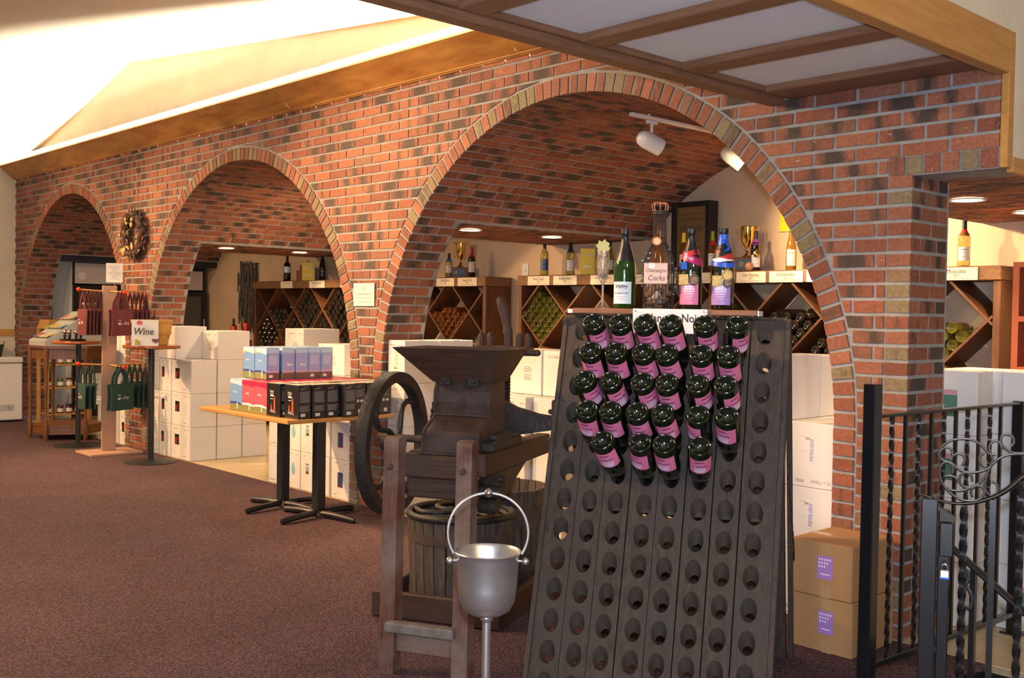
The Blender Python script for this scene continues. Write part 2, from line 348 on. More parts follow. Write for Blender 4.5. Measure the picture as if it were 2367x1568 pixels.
def dup(root, loc=None, rz=None, label=None, group=None):
    c = root.copy(); COL.objects.link(c)
    if loc is not None: c.location = loc
    if rz is not None: c.rotation_euler = (0, 0, rz)
    if label: c['label'] = label
    if group: c['group'] = group
    def rec(a, b):
        for ch in a.children:
            d = ch.copy(); COL.objects.link(d); d.parent = b; rec(ch, d)
    rec(root, c); return c
def text(body, size, mat, parent, loc, rot, align='CENTER', name='lettering', sx=1.0, shear=0, bold=0.0):
    cu = bpy.data.curves.new(name, 'FONT'); cu.body = body; cu.size = size; cu.align_x = align; cu.align_y = 'CENTER'; cu.resolution_u = 2; cu.extrude = 0.0002; cu.shear = shear; cu.offset = bold
    cu.materials.append(mat); o = bpy.data.objects.new(name, cu); link(o, parent); o.location = loc
    o.rotation_euler = rot; o.scale = (sx, 1, 1); TEXTS.append(o); return o
TEXTS = []
def texts_to_mesh():
    dg = bpy.context.evaluated_depsgraph_get()
    for o in TEXTS:
        me = bpy.data.meshes.new_from_object(o.evaluated_get(dg)); n = o.name.split('.')[0]; p = o.parent; M = (o.location.copy(), o.rotation_euler.copy(), o.scale.copy())
        bpy.data.objects.remove(o); q = bpy.data.objects.new(n, me); link(q, p); q.location, q.rotation_euler, q.scale = M
FACE_FRONT = (PI/2, 0, 0)            # text facing local -Y
FACE_RIGHT = (PI/2, 0, PI/2)         # text facing local +X
ORD = ['first', 'second', 'third', 'fourth', 'fifth', 'sixth', 'seventh', 'eighth', 'ninth', 'tenth', 'eleventh', 'twelfth', 'thirteenth']

# ------------------------------------------------------------------ the room: brick arcade
YW = 4.323; YB = 6.75; PD = 0.35; ZF = 2.02; ZT = 2.945; XL = -13.74; XR = -1.79; XP = -2.153
ARCH = [(-4.25, 1.755, 1.755, 0.908), (-8.12, 1.742, 1.745, 0.908), (-11.95, 1.575, 1.74, 0.908)]   # centre x, half width, rise, spring height
CO = 0.0677; BL = 0.213; J = 0.0155; RING = 0.100
EYE = Vector((0, 0, CAM_H))
def brick_geo(poly, s0, s1, fn, proud, r1, r2):
    """front and back outline of one brick; fn(s, t, d) gives the point d above the surface"""
    n = len(poly); jit = lambda: rnd.uniform(-0.0014, 0.0014)
    vs = [fn(p[0]+jit(), p[1]+jit(), proud+rnd.uniform(-0.0012, 0.0012)) for p in poly]+[fn(p[0], p[1], -0.012) for p in poly]
    fs = [list(range(n))]+[[i, n+i, n+(i+1) % n, (i+1) % n] for i in range(n)]
    us = [(p[0]-s0)/(s1-s0) for p in poly]; L = s1-s0
    # short bricks use only the middle-less part of the fired patch
    return vs, fs, [(r1, r2, 0.5+(u-0.5)*min(1.0, L/0.16), 1) for u in us]*2
class Bricks:
    def __init__(s): s.L = []
    def add(s, poly, s0, s1, fn, header=False, proud=0.003):
        if len(poly) < 3: return
        A = abs(sum(poly[i][0]*poly[(i+1) % len(poly)][1]-poly[(i+1) % len(poly)][0]*poly[i][1] for i in range(len(poly))))/2
        if A < 0.0006: return
        r1 = rnd.uniform(0.80, 1.0) if header and rnd.random() < 0.32 else rnd.uniform(0, 0.82)
        r2 = rnd.random() if not header else rnd.uniform(0, 0.55)
        s.L.append(brick_geo(poly, s0, s1, fn, proud+rnd.uniform(-0.0012, 0.0012), r1, r2*1.85))
    def build(s, parent, n_single=300, vis=None):
        def dist(b):
            c = Vector((0, 0, 0)); n = len(b[0])//2
            for p in b[0][:n]: c += Vector(p)
            c /= n; d = (c-EYE).length
            return d+(0 if (vis is None or vis(c)) else 100)
        L = sorted(s.L, key=dist)
        def mk(name, items):
            V = []; F = []; C = []
            for vs, fs, cs in items:
                b = len(V); V += vs; F += [[b+i for i in f] for f in fs]; C += cs
            o = Vector((0, 0, 0))
            for p in V: o += Vector(p)
            o /= len(V)
            me = bpy.data.meshes.new(name); me.from_pydata([tuple(Vector(p)-o) for p in V], [], F)
            at = me.color_attributes.new('bt', 'FLOAT_COLOR', 'POINT'); at.data.foreach_set('color', [x for c in C for x in c])
            me.materials.append(BRICK); ob = bpy.data.objects.new(name, me); link(ob, parent); ob.location = o; return ob
        for b in L[:n_single]: mk('brick', [b])
        if len(L) > n_single: mk('brickwork', L[n_single:])['kind'] = 'stuff'
def clip_half(poly, n, d):
    """keep points with n.p >= d"""
    out = []
    for i in range(len(poly)):
        a = poly[i]; b = poly[(i+1) % len(poly)]; fa = n[0]*a[0]+n[1]*a[1]-d; fb = n[0]*b[0]+n[1]*b[1]-d
        if fa >= 0: out.append(a)
        if (fa > 0 > fb) or (fa < 0 < fb): t = fa/(fa-fb); out.append((a[0]+(b[0]-a[0])*t, a[1]+(b[1]-a[1])*t))
    return out
def rect(x0, x1, z0, z1): return [(x0, z0), (x1, z0), (x1, z1), (x0, z1)]
def arch_z(x):
    for cx, a, b, cz in ARCH:
        if abs(x-cx) < a: return cz+b*math.sqrt(max(0, 1-((x-cx)/a)**2))
    return 0.0
# mortar body of the arcade wall (front sheet, pier backs), bricks laid in front of it
def wall_sheet(mb, y, ztop, xa, xb, front):
    xs = {xa, xb, XP if xa < XP < xb else xb}
    for cx, a, b, cz in ARCH:
        for k in range(0, 49):
            t = PI*k/48; xs.add(cx-(a-1e-4 if k in (0, 48) else a)*math.cos(t))
        xs.add(cx-a-1e-4); xs.add(cx+a+1e-4)
    xs = sorted(x for x in xs if xa <= x <= xb)
    for x0, x1 in zip(xs, xs[1:]):
        if x1-x0 < 1e-6: continue
        z0, z1 = arch_z(x0+1e-7), arch_z(x1-1e-7)
        if x0 >= XP-1e-6 and front: z0 = z1 = ZF
        if min(z0, z1) >= ztop: continue
        z0 = min(z0, ztop); z1 = min(z1, ztop)
        q = [(x0, y, z0), (x1, y, z1), (x1, y, ztop), (x0, y, ztop)]
        mb.quad(*(q if front else q[::-1]))
mb = MB(); wall_sheet(mb, YW+0.003, ZT+0.3, XL, XR, True); wall_sheet(mb, YW+PD, ZF, XL, XP, False)
for cx, a, b, cz in ARCH:
    for sg in (-1, 1):
        x = cx+sg*(a+0.004)
        p = [(x, YW+0.004, 0), (x, YW+PD, 0), (x, YW+PD, cz), (x, YW+0.004, cz)]; mb.quad(*p)
mb.quad((XP-0.004, YW+0.004, 0), (XP-0.004, YW+PD, 0), (XP-0.004, YW+PD, ZF), (XP-0.004, YW+0.004, ZF))
mb.quad((XP, YW+0.004, ZF), (XR, YW+0.004, ZF), (XR, YW+0.3, ZF), (XP, YW+0.3, ZF))
wall = struct('wall_north', mb, MORTAR, label='long red brick arcade wall with three round arches')
B = Bricks(); fw = lambda s, t, d: (s, YW-d, t)
row = 0; z = 0.0
while z < ZT-0.02:
    off = (row % 2)*BL/2+0.03; k0 = int((XL-off)/BL)-2
    z0, z1 = z+J/2, min(z+CO-J/2, ZT)
    zc = (z0+z1)/2; xmax = XR if zc > 2.115 else -2.268
    if zc > 2.42: xmax = -2.60
    for k in range(k0, 5):
        x0 = off+k*BL+J/2; x1 = x0+BL-J
        x0c, x1c = max(x0, XL), min(x1, xmax)
        if x1c-x0c < 0.025: continue
        poly = rect(x0c, x1c, z0, z1); xc = (x0c+x1c)/2
        for cx, a, b, cz in ARCH:
            A_, B_ = a+RING+J, b+RING+J
            if zc < cz:
                if abs(xc-cx) < A_+0.2:
                    s_ = 1 if xc > cx else -1
                    poly = clip_half(poly, (s_, 0), s_*cx+A_)
            else:
                dx, dz = (xc-cx)/A_, (zc-cz)/B_; q = math.hypot(dx, dz)
                if q < 1.3:
                    ux, uz = dx/q, dz/q                     # foot on the ellipse and its normal
                    px, pz = cx+A_*ux, cz+B_*uz; nx, nz = ux/A_, uz/B_; m = math.hypot(nx, nz)
                    poly = clip_half(poly, (nx/m, nz/m), (nx*px+nz*pz)/m)
            if not poly: break
        if poly: B.add(poly, x0, x1, fw)
    if zc < 2.0: B.add(rect(-2.258, XP, z0, z1), -2.258, XP, fw, True)
    z += CO; row += 1
x = -2.258
while x < XR-0.03:
    B.add(rect(x, min(x+0.068, XR), ZF+0.005, ZF+0.083), x, x+0.068, fw, True); x += 0.079
B.build(wall, 300, lambda c: True)
# return of the end pillar
mb = MB().box(XP-0.03, XP-0.0045, YW+0.006, YW+PD-0.02, 0, ZF)
pil = struct('pillar_right', mb, MORTAR, label='brick end pillar beside the black railing')
B = Bricks(); fp = lambda s, t, d: (XP+d-0.004, s, t); row = 0; z = 0
while z < ZF-0.03:
    z0, z1 = z+J/2, min(z+CO-J/2, ZF); cuts = [YW+0.002, YW+0.095, YW+0.25, YW+0.345] if row % 2 else [YW+0.002, YW+0.19, YW+0.345]
    for a, b in zip(cuts, cuts[1:]): B.add(rect(a+J*0.4, b-J*0.4, z0, z1), a, b, fp)
    z += CO; row += 1
B.build(pil, 300)
# the rings of header bricks round each arch
for ai, (cx, a, b, cz) in enumerate(ARCH):
    mb = MB(); n = 64; V = []
    for k in range(n+1):
        t = PI*k/n
        for rr in (0.0, RING):
            V.append((cx-(a+rr)*math.cos(t), YW+0.002, cz+(b+rr)*math.sin(t)))
    mb.add(V, [[2*k, 2*k+1, 2*k+3, 2*k+2] for k in range(n)])
    tr = struct('trim_%d' % (ai+1), mb, MORTAR, label=['ring of header bricks round the widest near arch', 'ring of header bricks round the middle arch', 'ring of header bricks round the far arch'][ai])
    B = Bricks(); nb = int(PI*(a+b)/2/CO)
    def fr(s, t, d, cx=cx, a=a, b=b, cz=cz): return (cx-(a+t)*math.cos(s), YW-d-0.002, cz+(b+t)*math.sin(s))
    g = 0.5*J/a
    for k in range(nb):
        s0, s1 = PI*k/nb+g, PI*(k+1)/nb-g; B.add(rect(s0, s1, 0.0, RING), s0, s1, fr, True)
    z = cz
    while z > 0.02:
        z -= CO
        for sg in (-1, 1):
            x0, x1 = sorted((cx+sg*a, cx+sg*(a+RING)))
            if x0 < XL: continue
            B.add(rect(x0, x1, max(z+J/2, 0), z+CO-J/2), x0, x1, lambda s, t, d: (s, YW-d-0.002, t), True)
    B.build(tr, 300)
# barrel vaults behind the arches
for ai, (cx, a, b, cz) in enumerate(ARCH):
    t0 = math.asin((ZF-cz)/b); mb = MB(); n = 40
    def pv(t, y, d): return (cx-(a-d)*math.cos(t), y, cz+(b-d)*math.sin(t))
    for k in range(n):
        ta, tb = t0+(PI-2*t0)*k/n, t0+(PI-2*t0)*(k+1)/n
        mb.quad(pv(ta, YW+0.005, -0.004), pv(tb, YW+0.005, -0.004), pv(tb, YB, -0.004), pv(ta, YB, -0.004))
    for sg in (0, 1):
        for k in range(10):
            ta, tb = t0*k/10, t0*(k+1)/10
            if sg: ta, tb = PI-ta, PI-tb
            mb.quad(pv(ta, YW+0.005, -0.004), pv(tb, YW+0.005, -0.004), pv(tb, YW+PD, -0.004), pv(ta, YW+PD, -0.004))
    vt = struct('ceiling_vault_%d' % (ai+1), mb, MORTAR, label=['brick barrel vault behind the widest near arch', 'brick barrel vault behind the middle arch', 'brick barrel vault behind the far arch'][ai])
    B = Bricks(); R_ = (a+b)/2; ncourse = int(PI*R_/CO)
    for k in range(-int(cz/CO)-1, ncourse+int(cz/CO)+2):
        if 0 <= k < ncourse:
            s0, s1 = PI*k/ncourse+0.5*J/R_, PI*(k+1)/ncourse-0.5*J/R_; tm = (s0+s1)/2
            ymax = YB if t0 < tm < PI-t0 else YW+PD
            fn = lambda s, t, d: (cx-(a-d+0.002)*math.cos(t), s, cz+(b-d+0.002)*math.sin(t))
            seg = (s0, s1)
        else:
            zz = cz-(-k)*CO if k < 0 else cz-(k-ncourse+1)*CO
            if zz < -0.02: continue
            sg = -1 if k < 0 else 1; seg = (max(zz+J/2, 0.0), zz+CO-J/2); ymax = YW+PD
            fn = lambda s, t, d, sg=sg: (cx+sg*(a-d+0.002), s, t)
        y = YW+0.002-(BL/2 if k % 2 else 0)
        while y < ymax-0.03:
            y0, y1 = max(y, YW+0.003)+J/2, min(y+BL, ymax)-J/2
            if y1-y0 > 0.03: B.add([(y0, seg[0]), (y1, seg[0]), (y1, seg[1]), (y0, seg[1])], y, y+BL, fn)
            y += BL
    B.build(vt, 300, lambda c: c.x < cx+0.75)
# flat brick soffits between the vaults
def soffit(name, x0, x1, y0, y1, single, label):
    mb = MB().box(x0, x1, y0, y1, ZF+0.005, ZF+0.10); o = struct(name, mb, MORTAR, label=label)
    B = Bricks(); row = 0; y = y0
    while y < y1-0.02:
        x = x0-(BL/2 if row % 2 else 0)
        while x < x1-0.02:
            a_, b_ = max(x, x0)+J/2, min(x+BL, x1)-J/2
            if b_-a_ > 0.03: B.add(rect(a_, b_, y+J/2, min(y+CO, y1)-J/2), x, x+BL, lambda s, t, d: (s, t, ZF+0.004-d))
            x += BL
        y += CO; row += 1
    B.build(o, single)
soffit('ceiling_bay_1', -2.87, -1.79, YW+0.01, YB, 300, 'flat brick ceiling right of the end pillar')
soffit('ceiling_bay_2', -6.72, -5.63, YW+PD, YB, 240, 'flat brick ceiling strip between near and middle vaults')
soffit('ceiling_bay_3', -10.72, -9.48, YW+PD, YB, 160, 'flat brick ceiling strip between middle and far vaults')
mb = MB().box(-14.3, -13.18, YW+PD, YB, ZF, ZF+0.1)
struct('ceiling_bay_4', mb, NAVY, label='dark ceiling strip over the drink coolers')
mb = MB().box(-13.36, -13.2, YW+PD, YB, ZF-0.07, ZF-0.002); struct('trim_4', mb, NAVY, label='navy beam under the far vault')
# outer walls
struct('wall_back', MB().box(-14.3, -0.9, YB, YB+0.1, 0, 3.0), BACKWALL, label='cream plaster wall behind the wine bins')
struct('wall_west', MB().box(-14.4, -14.3, YW+PD, YB+0.1, 0, 2.6), BACKWALL, label='cream end wall behind the drink coolers')
struct('wall_left', MB().box(XL-0.1, XL-0.001, -3.0, YW+0.1, 0, 4.0), PLASTER, label='cream plaster wall at the far left end')
struct('trim_5', MB().box(XL, XL+0.025, 0.0, YW-0.012, 1.02, 1.10), OAK, label='oak chair rail on the far left wall')
# cathedral ceiling over the shop and the plaster wall above the cove
YU = YW+0.07; PKX, PKZ = -10.48, 3.875
def ceil_z(x): return PKZ-(x-PKX)*0.0985 if x > PKX else PKZ+(x-PKX)*0.228
xs = [XL-0.1, PKX, -2.75]
up = MB()
for x0, x1 in zip(xs, xs[1:]): up.quad((x0, YU, 2.9), (x1, YU, 2.9), (x1, YU, ceil_z(x1)), (x0, YU, ceil_z(x0)))
struct('wall_upper', up, PLASTER, label='plaster gable wall above the cedar light trough')
cp = MB()
for x0, x1 in zip(xs, xs[1:]): cp.add([(x0, -3, ceil_z(x0)), (x1, -3, ceil_z(x1)), (x1, YU, ceil_z(x1)), (x0, YU, ceil_z(x0)), (x0, -3, ceil_z(x0)+.1), (x1, -3, ceil_z(x1)+.1), (x1, YU, ceil_z(x1)+.1), (x0, YU, ceil_z(x0)+.1)], [(0, 3, 2, 1), (4, 5, 6, 7)])
struct('ceiling', cp, CEILP, label='cream sloping ceiling above the light trough')
# cedar trough board hiding the cove tubes
tro = thing('light_trough', 'long sloping cedar board of the cove light above the brick', 'light trough', (0, 0, 0))
cuts = [XL, -12.6, -11.1, -9.9, -8.4, -7.2, -4.62, -2.86]
for x0, x1 in zip(cuts, cuts[1:]):
    d = rnd.uniform(-0.004, 0.004); x0 += 0.0015; x1 -= 0.0015; y0, z0, y1, z1 = YW-0.014, ZT-0.006, YW-0.20+d, ZT+0.150+d
    m = MB().prism([(y0, z0), (y1, z1), (y1+0.013, z1+0.018), (y0+0.013, z0+0.018)], x0, x1, axis=0)
    part('plank', m, CEDAR, tro)
part('trough_floor', MB().box(XL, -2.86, YW-0.034, YW-0.0040, ZT+0.004, ZT+0.012), CEDAR, tro)
part('cove_tube', MB().box(XL+0.1, -2.95, YW-0.05, YW+0.0, ZT+0.035, ZT+0.065), COVEON, tro)
# dropped ceiling of dark beams and white panels
ZD = 2.405
dc = struct('ceiling_dropped', MB().box(-2.80, -1.83, -1.5, YW-0.002, ZD+0.052, ZD+0.08), PANEL, label='dropped ceiling of white textured panels between dark beams')
part('beam', MB().cbox(-2.865, -2.785, -1.5, YW-0.012, ZD, ZD+0.09, 0.004), BEAMY, dc)
part('edge_moulding', MB().cbox(-2.785, -2.755, -1.5, YW-0.012, ZD+0.028, ZD+0.09, 0.004), BEAMY, dc)
for y0, y1 in ((4.10, 4.31), (3.49, 3.62), (2.88, 2.99), (2.28, 2.40), (1.68, 1.80), (1.08, 1.20), (0.48, 0.60)):
    part('beam', MB().cbox(-2.755, -1.83, y0, y1, ZD+0.02, ZD+0.09, 0.004), BEAM, dc)
# bulkhead wall with its oak frame on the right
XB = -1.765
bw = MB().box(XB-0.05, XB, -1.5, 8.0, 2.56, 3.2); bw.box(XB-0.02, XB, YW+0.02, 8.0, 2.07, 2.56)
struct('wall_right', bw, PLASTER, label='cream plaster bulkhead above the oak framed opening')
tr = MB().cbox(XB-0.05, XB+0.012, -1.5, YW-0.006, 2.395, 2.565, 0.004)
struct('trim_6', tr, OAK, label='light oak header beam under the plaster bulkhead')
struct('trim_7', MB().cbox(XB-0.022, XB+0.010, YW-0.005, YW+0.048, 2.02, 2.565, 0.003), OAK, label='light oak upright at the end of the brick wall')
struct('trim_8', MB().cbox(XB-0.018, XB+0.010, YW+0.052, 8.0, 2.005, 2.068, 0.003), OAK, label='light oak rail under the bulkhead beyond the brick')
struct('ceiling_front', MB().box(XB, 4.0, -3.0, 8.0, 3.2, 3.28), CEILP, label='plain ceiling of the front room beyond the bulkhead')
# floors: carpet with the stair opening left out, tiles behind the arcade
fl = MB(); HX0, HX1, HY0 = -1.84, -0.75, 2.96
for x0, x1, y0, y1 in ((-14, HX0, -4, YW), (HX0, HX1, -4, HY0), (HX1, 4, -4, YW)): fl.box(x0, x1, y0, y1, -0.03, 0)
arc = [(-1.84, 4.08), (-1.82, 4.24), (-1.77, YW)]
fl.prism([(HX0, 4.08), (-1.825, 4.20), (-1.79, YW), (HX0, YW)], -0.03, 0)
struct('floor', fl, CARPET, label='brown flecked carpet of the shop')
ft = struct('floor_tiled', MB().box(-14.3, -0.9, YW, YB, -0.03, -0.004), GROUT, label='cream tiled floor behind the brick arches')
x = -14.2
while x < -1.0:
    y = YW+0.004
    while y < YB:
        part('tile', MB().cbox(x+0.003, x+0.447, y+0.003, min(y+0.447, YB-0.002), -0.02, rnd.uniform(-0.001, 0.0), 0.002), TILE, ft); y += 0.45
    x += 0.45
st = MB(); st.quad((HX0, HY0, 0), (HX0, YW+0.2, 0), (HX0, YW+0.2, -1.6), (HX0, HY0, -1.6)); st.quad((HX1, HY0, 0), (HX1, YW+0.2, 0), (HX1, YW+0.2, -1.6), (HX1, HY0, -1.6))
st.quad((HX0, HY0, 0), (HX1, HY0, 0), (HX1, HY0, -1.6), (HX0, HY0, -1.6)); st.prism([(HX0, 4.06), (-1.83, 4.20), (-1.795, YW), (HX1, YW), (HX1, YW+0.02), (-1.85, YW+0.02), (-1.86, 4.06)], -1.6, -0.031)
struct('wall_stairwell', st, BLACKT, label='black sides of the stair opening in the floor')
sw = MB()
for k in range(6): sw.box(HX0, HX1, HY0+0.2*k, HY0+0.2*k+0.24, -0.22-0.19*k-0.04, -0.22-0.19*k)
struct('floor_stairs', sw, CARPET, label='carpeted steps going down inside the railing')

# ------------------------------------------------------------------ bottles
def prof_wine(h=0.300, r=0.0375): return [(0.0002, 0.014), (0.020, 0.012), (r*0.80, 0.001), (r*0.93, 0.0), (r, 0.006), (r, h*0.60), (r*0.97, h*0.645), (r*0.80, h*0.70), (r*0.50, h*0.755), (r*0.39, h*0.80), (r*0.37, h*0.955), (r*0.42, h*0.96), (r*0.42, h*0.985), (r*0.36, h), (0.0002, h)]
def prof_hock(h=0.335, r=0.0365): return [(0.0002, 0.010), (r*0.85, 0.0), (r, 0.006), (r, h*0.42), (r*0.95, h*0.50), (r*0.78, h*0.62), (r*0.52, h*0.76), (r*0.40, h*0.86), (r*0.37, h*0.95), (r*0.42, h*0.96), (r*0.42, h*0.985), (r*0.36, h), (0.0002, h)]
def prof_spark(h=0.305, r=0.0425): return [(0.0002, 0.030), (0.010, 0.029), (0.022, 0.021), (0.031, 0.006), (0.0345, 0.0008), (0.0365, 0.0), (0.0395, 0.002), (r, 0.007), (r, h*0.50), (r*0.97, h*0.56), (r*0.86, h*0.63), (r*0.66, h*0.72), (r*0.46, h*0.80), (r*0.36, h*0.87), (r*0.34, h*0.925), (r*0.40, h*0.935), (r*0.41, h*0.96), (r*0.39, h), (0.0002, h)]
def patch(r, z0, z1, a0, a1, seg=12): return MB().lathe([(r, z0), (r, z1)], seg, a0, a1)
def capsule_prof(prof, k0, off=0.0008):
    h = prof[-1][1]; out = []
    for i in range(len(prof)-1):
        if prof[i+1][1] >= h*k0 and not out:
            (r0, a), (r1, b) = prof[i], prof[i+1]; t = (h*k0-a)/(b-a); out.append((r0+(r1-r0)*t+off, h*k0))
        if prof[i][1] > h*k0: out.append((prof[i][0]+off, prof[i][1]))
    return out+[(prof[-2][0]+off, h+off), (0.0002, h+off)]
PW, PH, PS = prof_wine(), prof_hock(), prof_spark()
def bottle(name, label, loc, prof, glass, cap=None, capk=0.74, lab=None, lz=(0.06, 0.145), lw=0.95, cat='bottle', group=None, turn=0.0, seg=24, rib=None):
    t = thing(name, label, cat, loc, math.atan2(-loc[1], -loc[0])+turn, group)
    part('bottle_body', MB().lathe(prof, seg), glass, t, 50)
    if cap: part('capsule', MB().lathe(capsule_prof(prof, capk), 18), cap, t, 50)
    if lab:
        r = max(p[0] for p in prof)+0.0006
        L = part('bottle_label', patch(r, lz[0], lz[1], -lw, lw), lab, t, 60)
        p = MB()
        for k, (f, w) in enumerate(((0.78, 0.55), (0.60, 0.35), (0.30, 0.5), (0.20, 0.4))):
            z = lz[0]+(lz[1]-lz[0])*f; hh = 0.006 if k == 0 else 0.002
            p.lathe([(r+0.0004, z), (r+0.0004, z+hh)], 6, -lw*w, lw*w)
        part('label_print', p, INKG, L, kind='stuff')
    if rib: part('neck_ribbon', MB().lathe([(0.016, prof[-1][1]*0.80), (0.024, prof[-1][1]*0.73), (0.035, prof[-1][1]*0.66)], 16, -1.2, 1.2), rib, t, 60)
    return t
def prof_r(prof, z):
    for (r0, a), (r1, b) in zip(prof, prof[1:]):
        if a <= z <= b and b > a and z > 0.01: return r0+(r1-r0)*(z-a)/(b-a)
    return prof[6][0]
def drape(prof, z0, amp, ph, w, off=0.0022, n=30):
    m = MB(); vs = []
    for i in range(n):
        a = 2*PI*i/n; zc = z0+amp*math.sin(a+ph)
        for e in (-w/2, w/2):
            z = zc+e; r = prof_r(prof, z)+off+0.0008*math.sin(5*a); vs.append((r*math.cos(a), r*math.sin(a), z))
    return m.add(vs, [(2*i, 2*((i+1) % n), 2*((i+1) % n)+1, 2*i+1) for i in range(n)])
def medal(t, name, c, r, mat, square=False, ribbon=None):
    """a flat medal facing local +X with a ring"""
    m = MB()
    if square: m.cbox(c[0]-0.0015, c[0]+0.0015, c[1]-r, c[1]+r, c[2]-r*1.1, c[2]+r*1.1, 0.001)
    else:
        m.at(c, Matrix.Rotation(PI/2, 4, 'Y')); m.lathe([(0.0002, 0.0035), (r*0.72, 0.0035), (r*0.80, 0.0020), (r*0.88, 0.0042), (r, 0.0035), (r, -0.0015), (0.0002, -0.0015)], 24)
    o = part(name, m, mat, t, 40)
    rg = MB().tube([(c[0]+0.002, c[1]+0.005*math.cos(a), c[2]+r*(1.1 if square else 1.0)+0.005+0.005*math.sin(a)) for a in [2*PI*k/10 for k in range(10)]], 0.0011, 5, True)
    part('ring', rg, BRASS, o, 60); return o

# ------------------------------------------------------------------ riddling rack (A-frame of two drilled panels)
RK = Vector((-2.525, 3.175, 0)); RZ = R(27.4); TA = R(18.5); ZAP = 1.400
COLS = [-0.350, -0.251, -0.153, -0.046, 0.047, 0.151, 0.249, 0.350]; DR = 0.1105; S0 = 0.066; NR = 13
SEAM = [-0.412, -0.302, -0.203, -0.103, 0.000, 0.101, 0.200, 0.298, 0.422]
rack = thing('riddling_rack', 'dark weathered riddling rack with rows of bottle holes, standing on the carpet', 'wine rack', RK, RZ)
sT, cT = math.sin(TA), math.cos(TA)
def pan(x, s, d): return (x, -s*sT-d*cT, ZAP-s*cT+d*sT)      # d = outward of the front panel
TH = 0.042; LEN = ZAP/cT-0.004
def board_mesh(x0, x1, xc, first):
    m = MB(); n = 20; rows = NR
    edges = [0.0]+[S0+DR*(k+0.5) for k in range(rows-1)]+[LEN]
    for k in range(rows):
        s0, s1 = edges[k], edges[k+1]; sc = S0+DR*k; rx, rs = 0.0295, 0.0425
        if k == rows-1 and sc+rs > LEN-0.01: sc = LEN-0.01-rs
        vs = []
        for i in range(n):
            a = 2*PI*(i+0.5)/n; ca, sa = math.cos(a), math.sin(a)
            # outer ring on the cell rectangle
            tx = ((x1-xc) if ca > 0 else (xc-x0))/max(abs(ca), 1e-6); ts = ((s1-sc) if sa > 0 else (sc-s0))/max(abs(sa), 1e-6); t = min(tx, ts)
            vs.append(pan(xc+ca*t, sc+sa*t, 0)); vs.append(pan(xc+ca*rx, sc+sa*rs, 0))
            vs.append(pan(xc+ca*rx*0.86, sc+0.004+sa*rs*0.84, -0.010)); vs.append(pan(xc+ca*0.0165, sc+0.022+sa*0.0150, -TH)); vs.append(pan(xc+ca*t, sc+sa*t, -TH))
        fs = []
        for i in range(n):
            j = (i+1) % n
            for q in range(4): fs.append([i*5+q, i*5+q+1, j*5+q+1, j*5+q])
        m.add(vs, fs)
        # corners of the cell
        for (xx, ss) in ((x0, s0), (x1, s0), (x1, s1), (x0, s1)):
            aa = math.atan2(ss-sc, xx-xc); 
            best = sorted(range(n), key=lambda i: abs((2*PI*(i+0.5)/n-aa+PI) % (2*PI)-PI))[:2]
            for d, q in ((0, 0), (-TH, 4)): m.add([pan(xx, ss, d), vs[best[0]*5+q], vs[best[1]*5+q]], [(0, 1, 2)])
    for a, b in ((x0, x0), (x1, x1)): m.quad(pan(a, 0, 0), pan(a, LEN, 0), pan(a, LEN, -TH), pan(a, 0, -TH))
    m.quad(pan(x0, 0, 0), pan(x1, 0, 0), pan(x1, 0, -TH), pan(x0, 0, -TH)); m.quad(pan(x0, LEN, 0), pan(x1, LEN, 0), pan(x1, LEN, -TH), pan(x0, LEN, -TH))
    return m
for i in range(8):
    g0, g1 = (0.0025 if i in (3, 5, 6, 7) else 0.0012), (0.0025 if i in (2, 4, 5, 6) else 0.0012)
    me = board_mesh(SEAM[i]+g0, SEAM[i+1]-g1, COLS[i], i == 0).mesh('drilled_board', RACKW)
    part('drilled_board', me, None, rack)
    b = part('drilled_board', me, None, rack); b.rotation_euler = (0, 0, PI); b.location = (0.0, 0.016, 0)
# edge battens, inner cross rails, hinge blocks
for x0, x1 in ((-0.430, -0.4125), (0.4225, 0.440)):
    for sg in (1, -1):
        vs = [pan(x, s, d) for x in (x0, x1) for s in (0.006, LEN) for d in (0.004, -TH-0.006)]
        m = MB().add([(v[0], v[1] if sg > 0 else 0.016-v[1], v[2]) for v in vs], [(0, 1, 3, 2), (4, 6, 7, 5), (0, 4, 5, 1), (2, 3, 7, 6), (0, 2, 6, 4), (1, 5, 7, 3)])
        part('edge_batten', m, RACKW, rack)
for s_ in (0.10, 0.74, 1.36):
    m = MB(); m.add([pan(x, s, d) for x in (-0.41, 0.42) for s in (s_-0.012, s_+0.012) for d in (-TH-0.0005, -TH-0.016)], [(0, 1, 3, 2), (4, 6, 7, 5), (0, 4, 5, 1), (2, 3, 7, 6), (0, 2, 6, 4), (1, 5, 7, 3)])
    part('cross_rail', m, RACKW, rack)
ch = MB()
for k in range(22):
    t = k/21; p = Vector((0.452+0.012*math.sin(PI*t), -0.10+0.30*t, 0.83-0.35*t+0.10*(2*t-1)**2-0.10)); q = Matrix.Rotation(PI/2*(k % 2), 4, 'X')
    ch.at(p, q); ch.tube([(0, 0.013*math.cos(a), 0.007*math.sin(a)) for a in [2*PI*j/8 for j in range(8)]], 0.0018, 5, True)
part('spreader_chain', ch, CASTI, rack, 60)
def rloc(x, y, z): return RK+Matrix.Rotation(RZ, 3, 'Z') @ Vector((x, y, z))
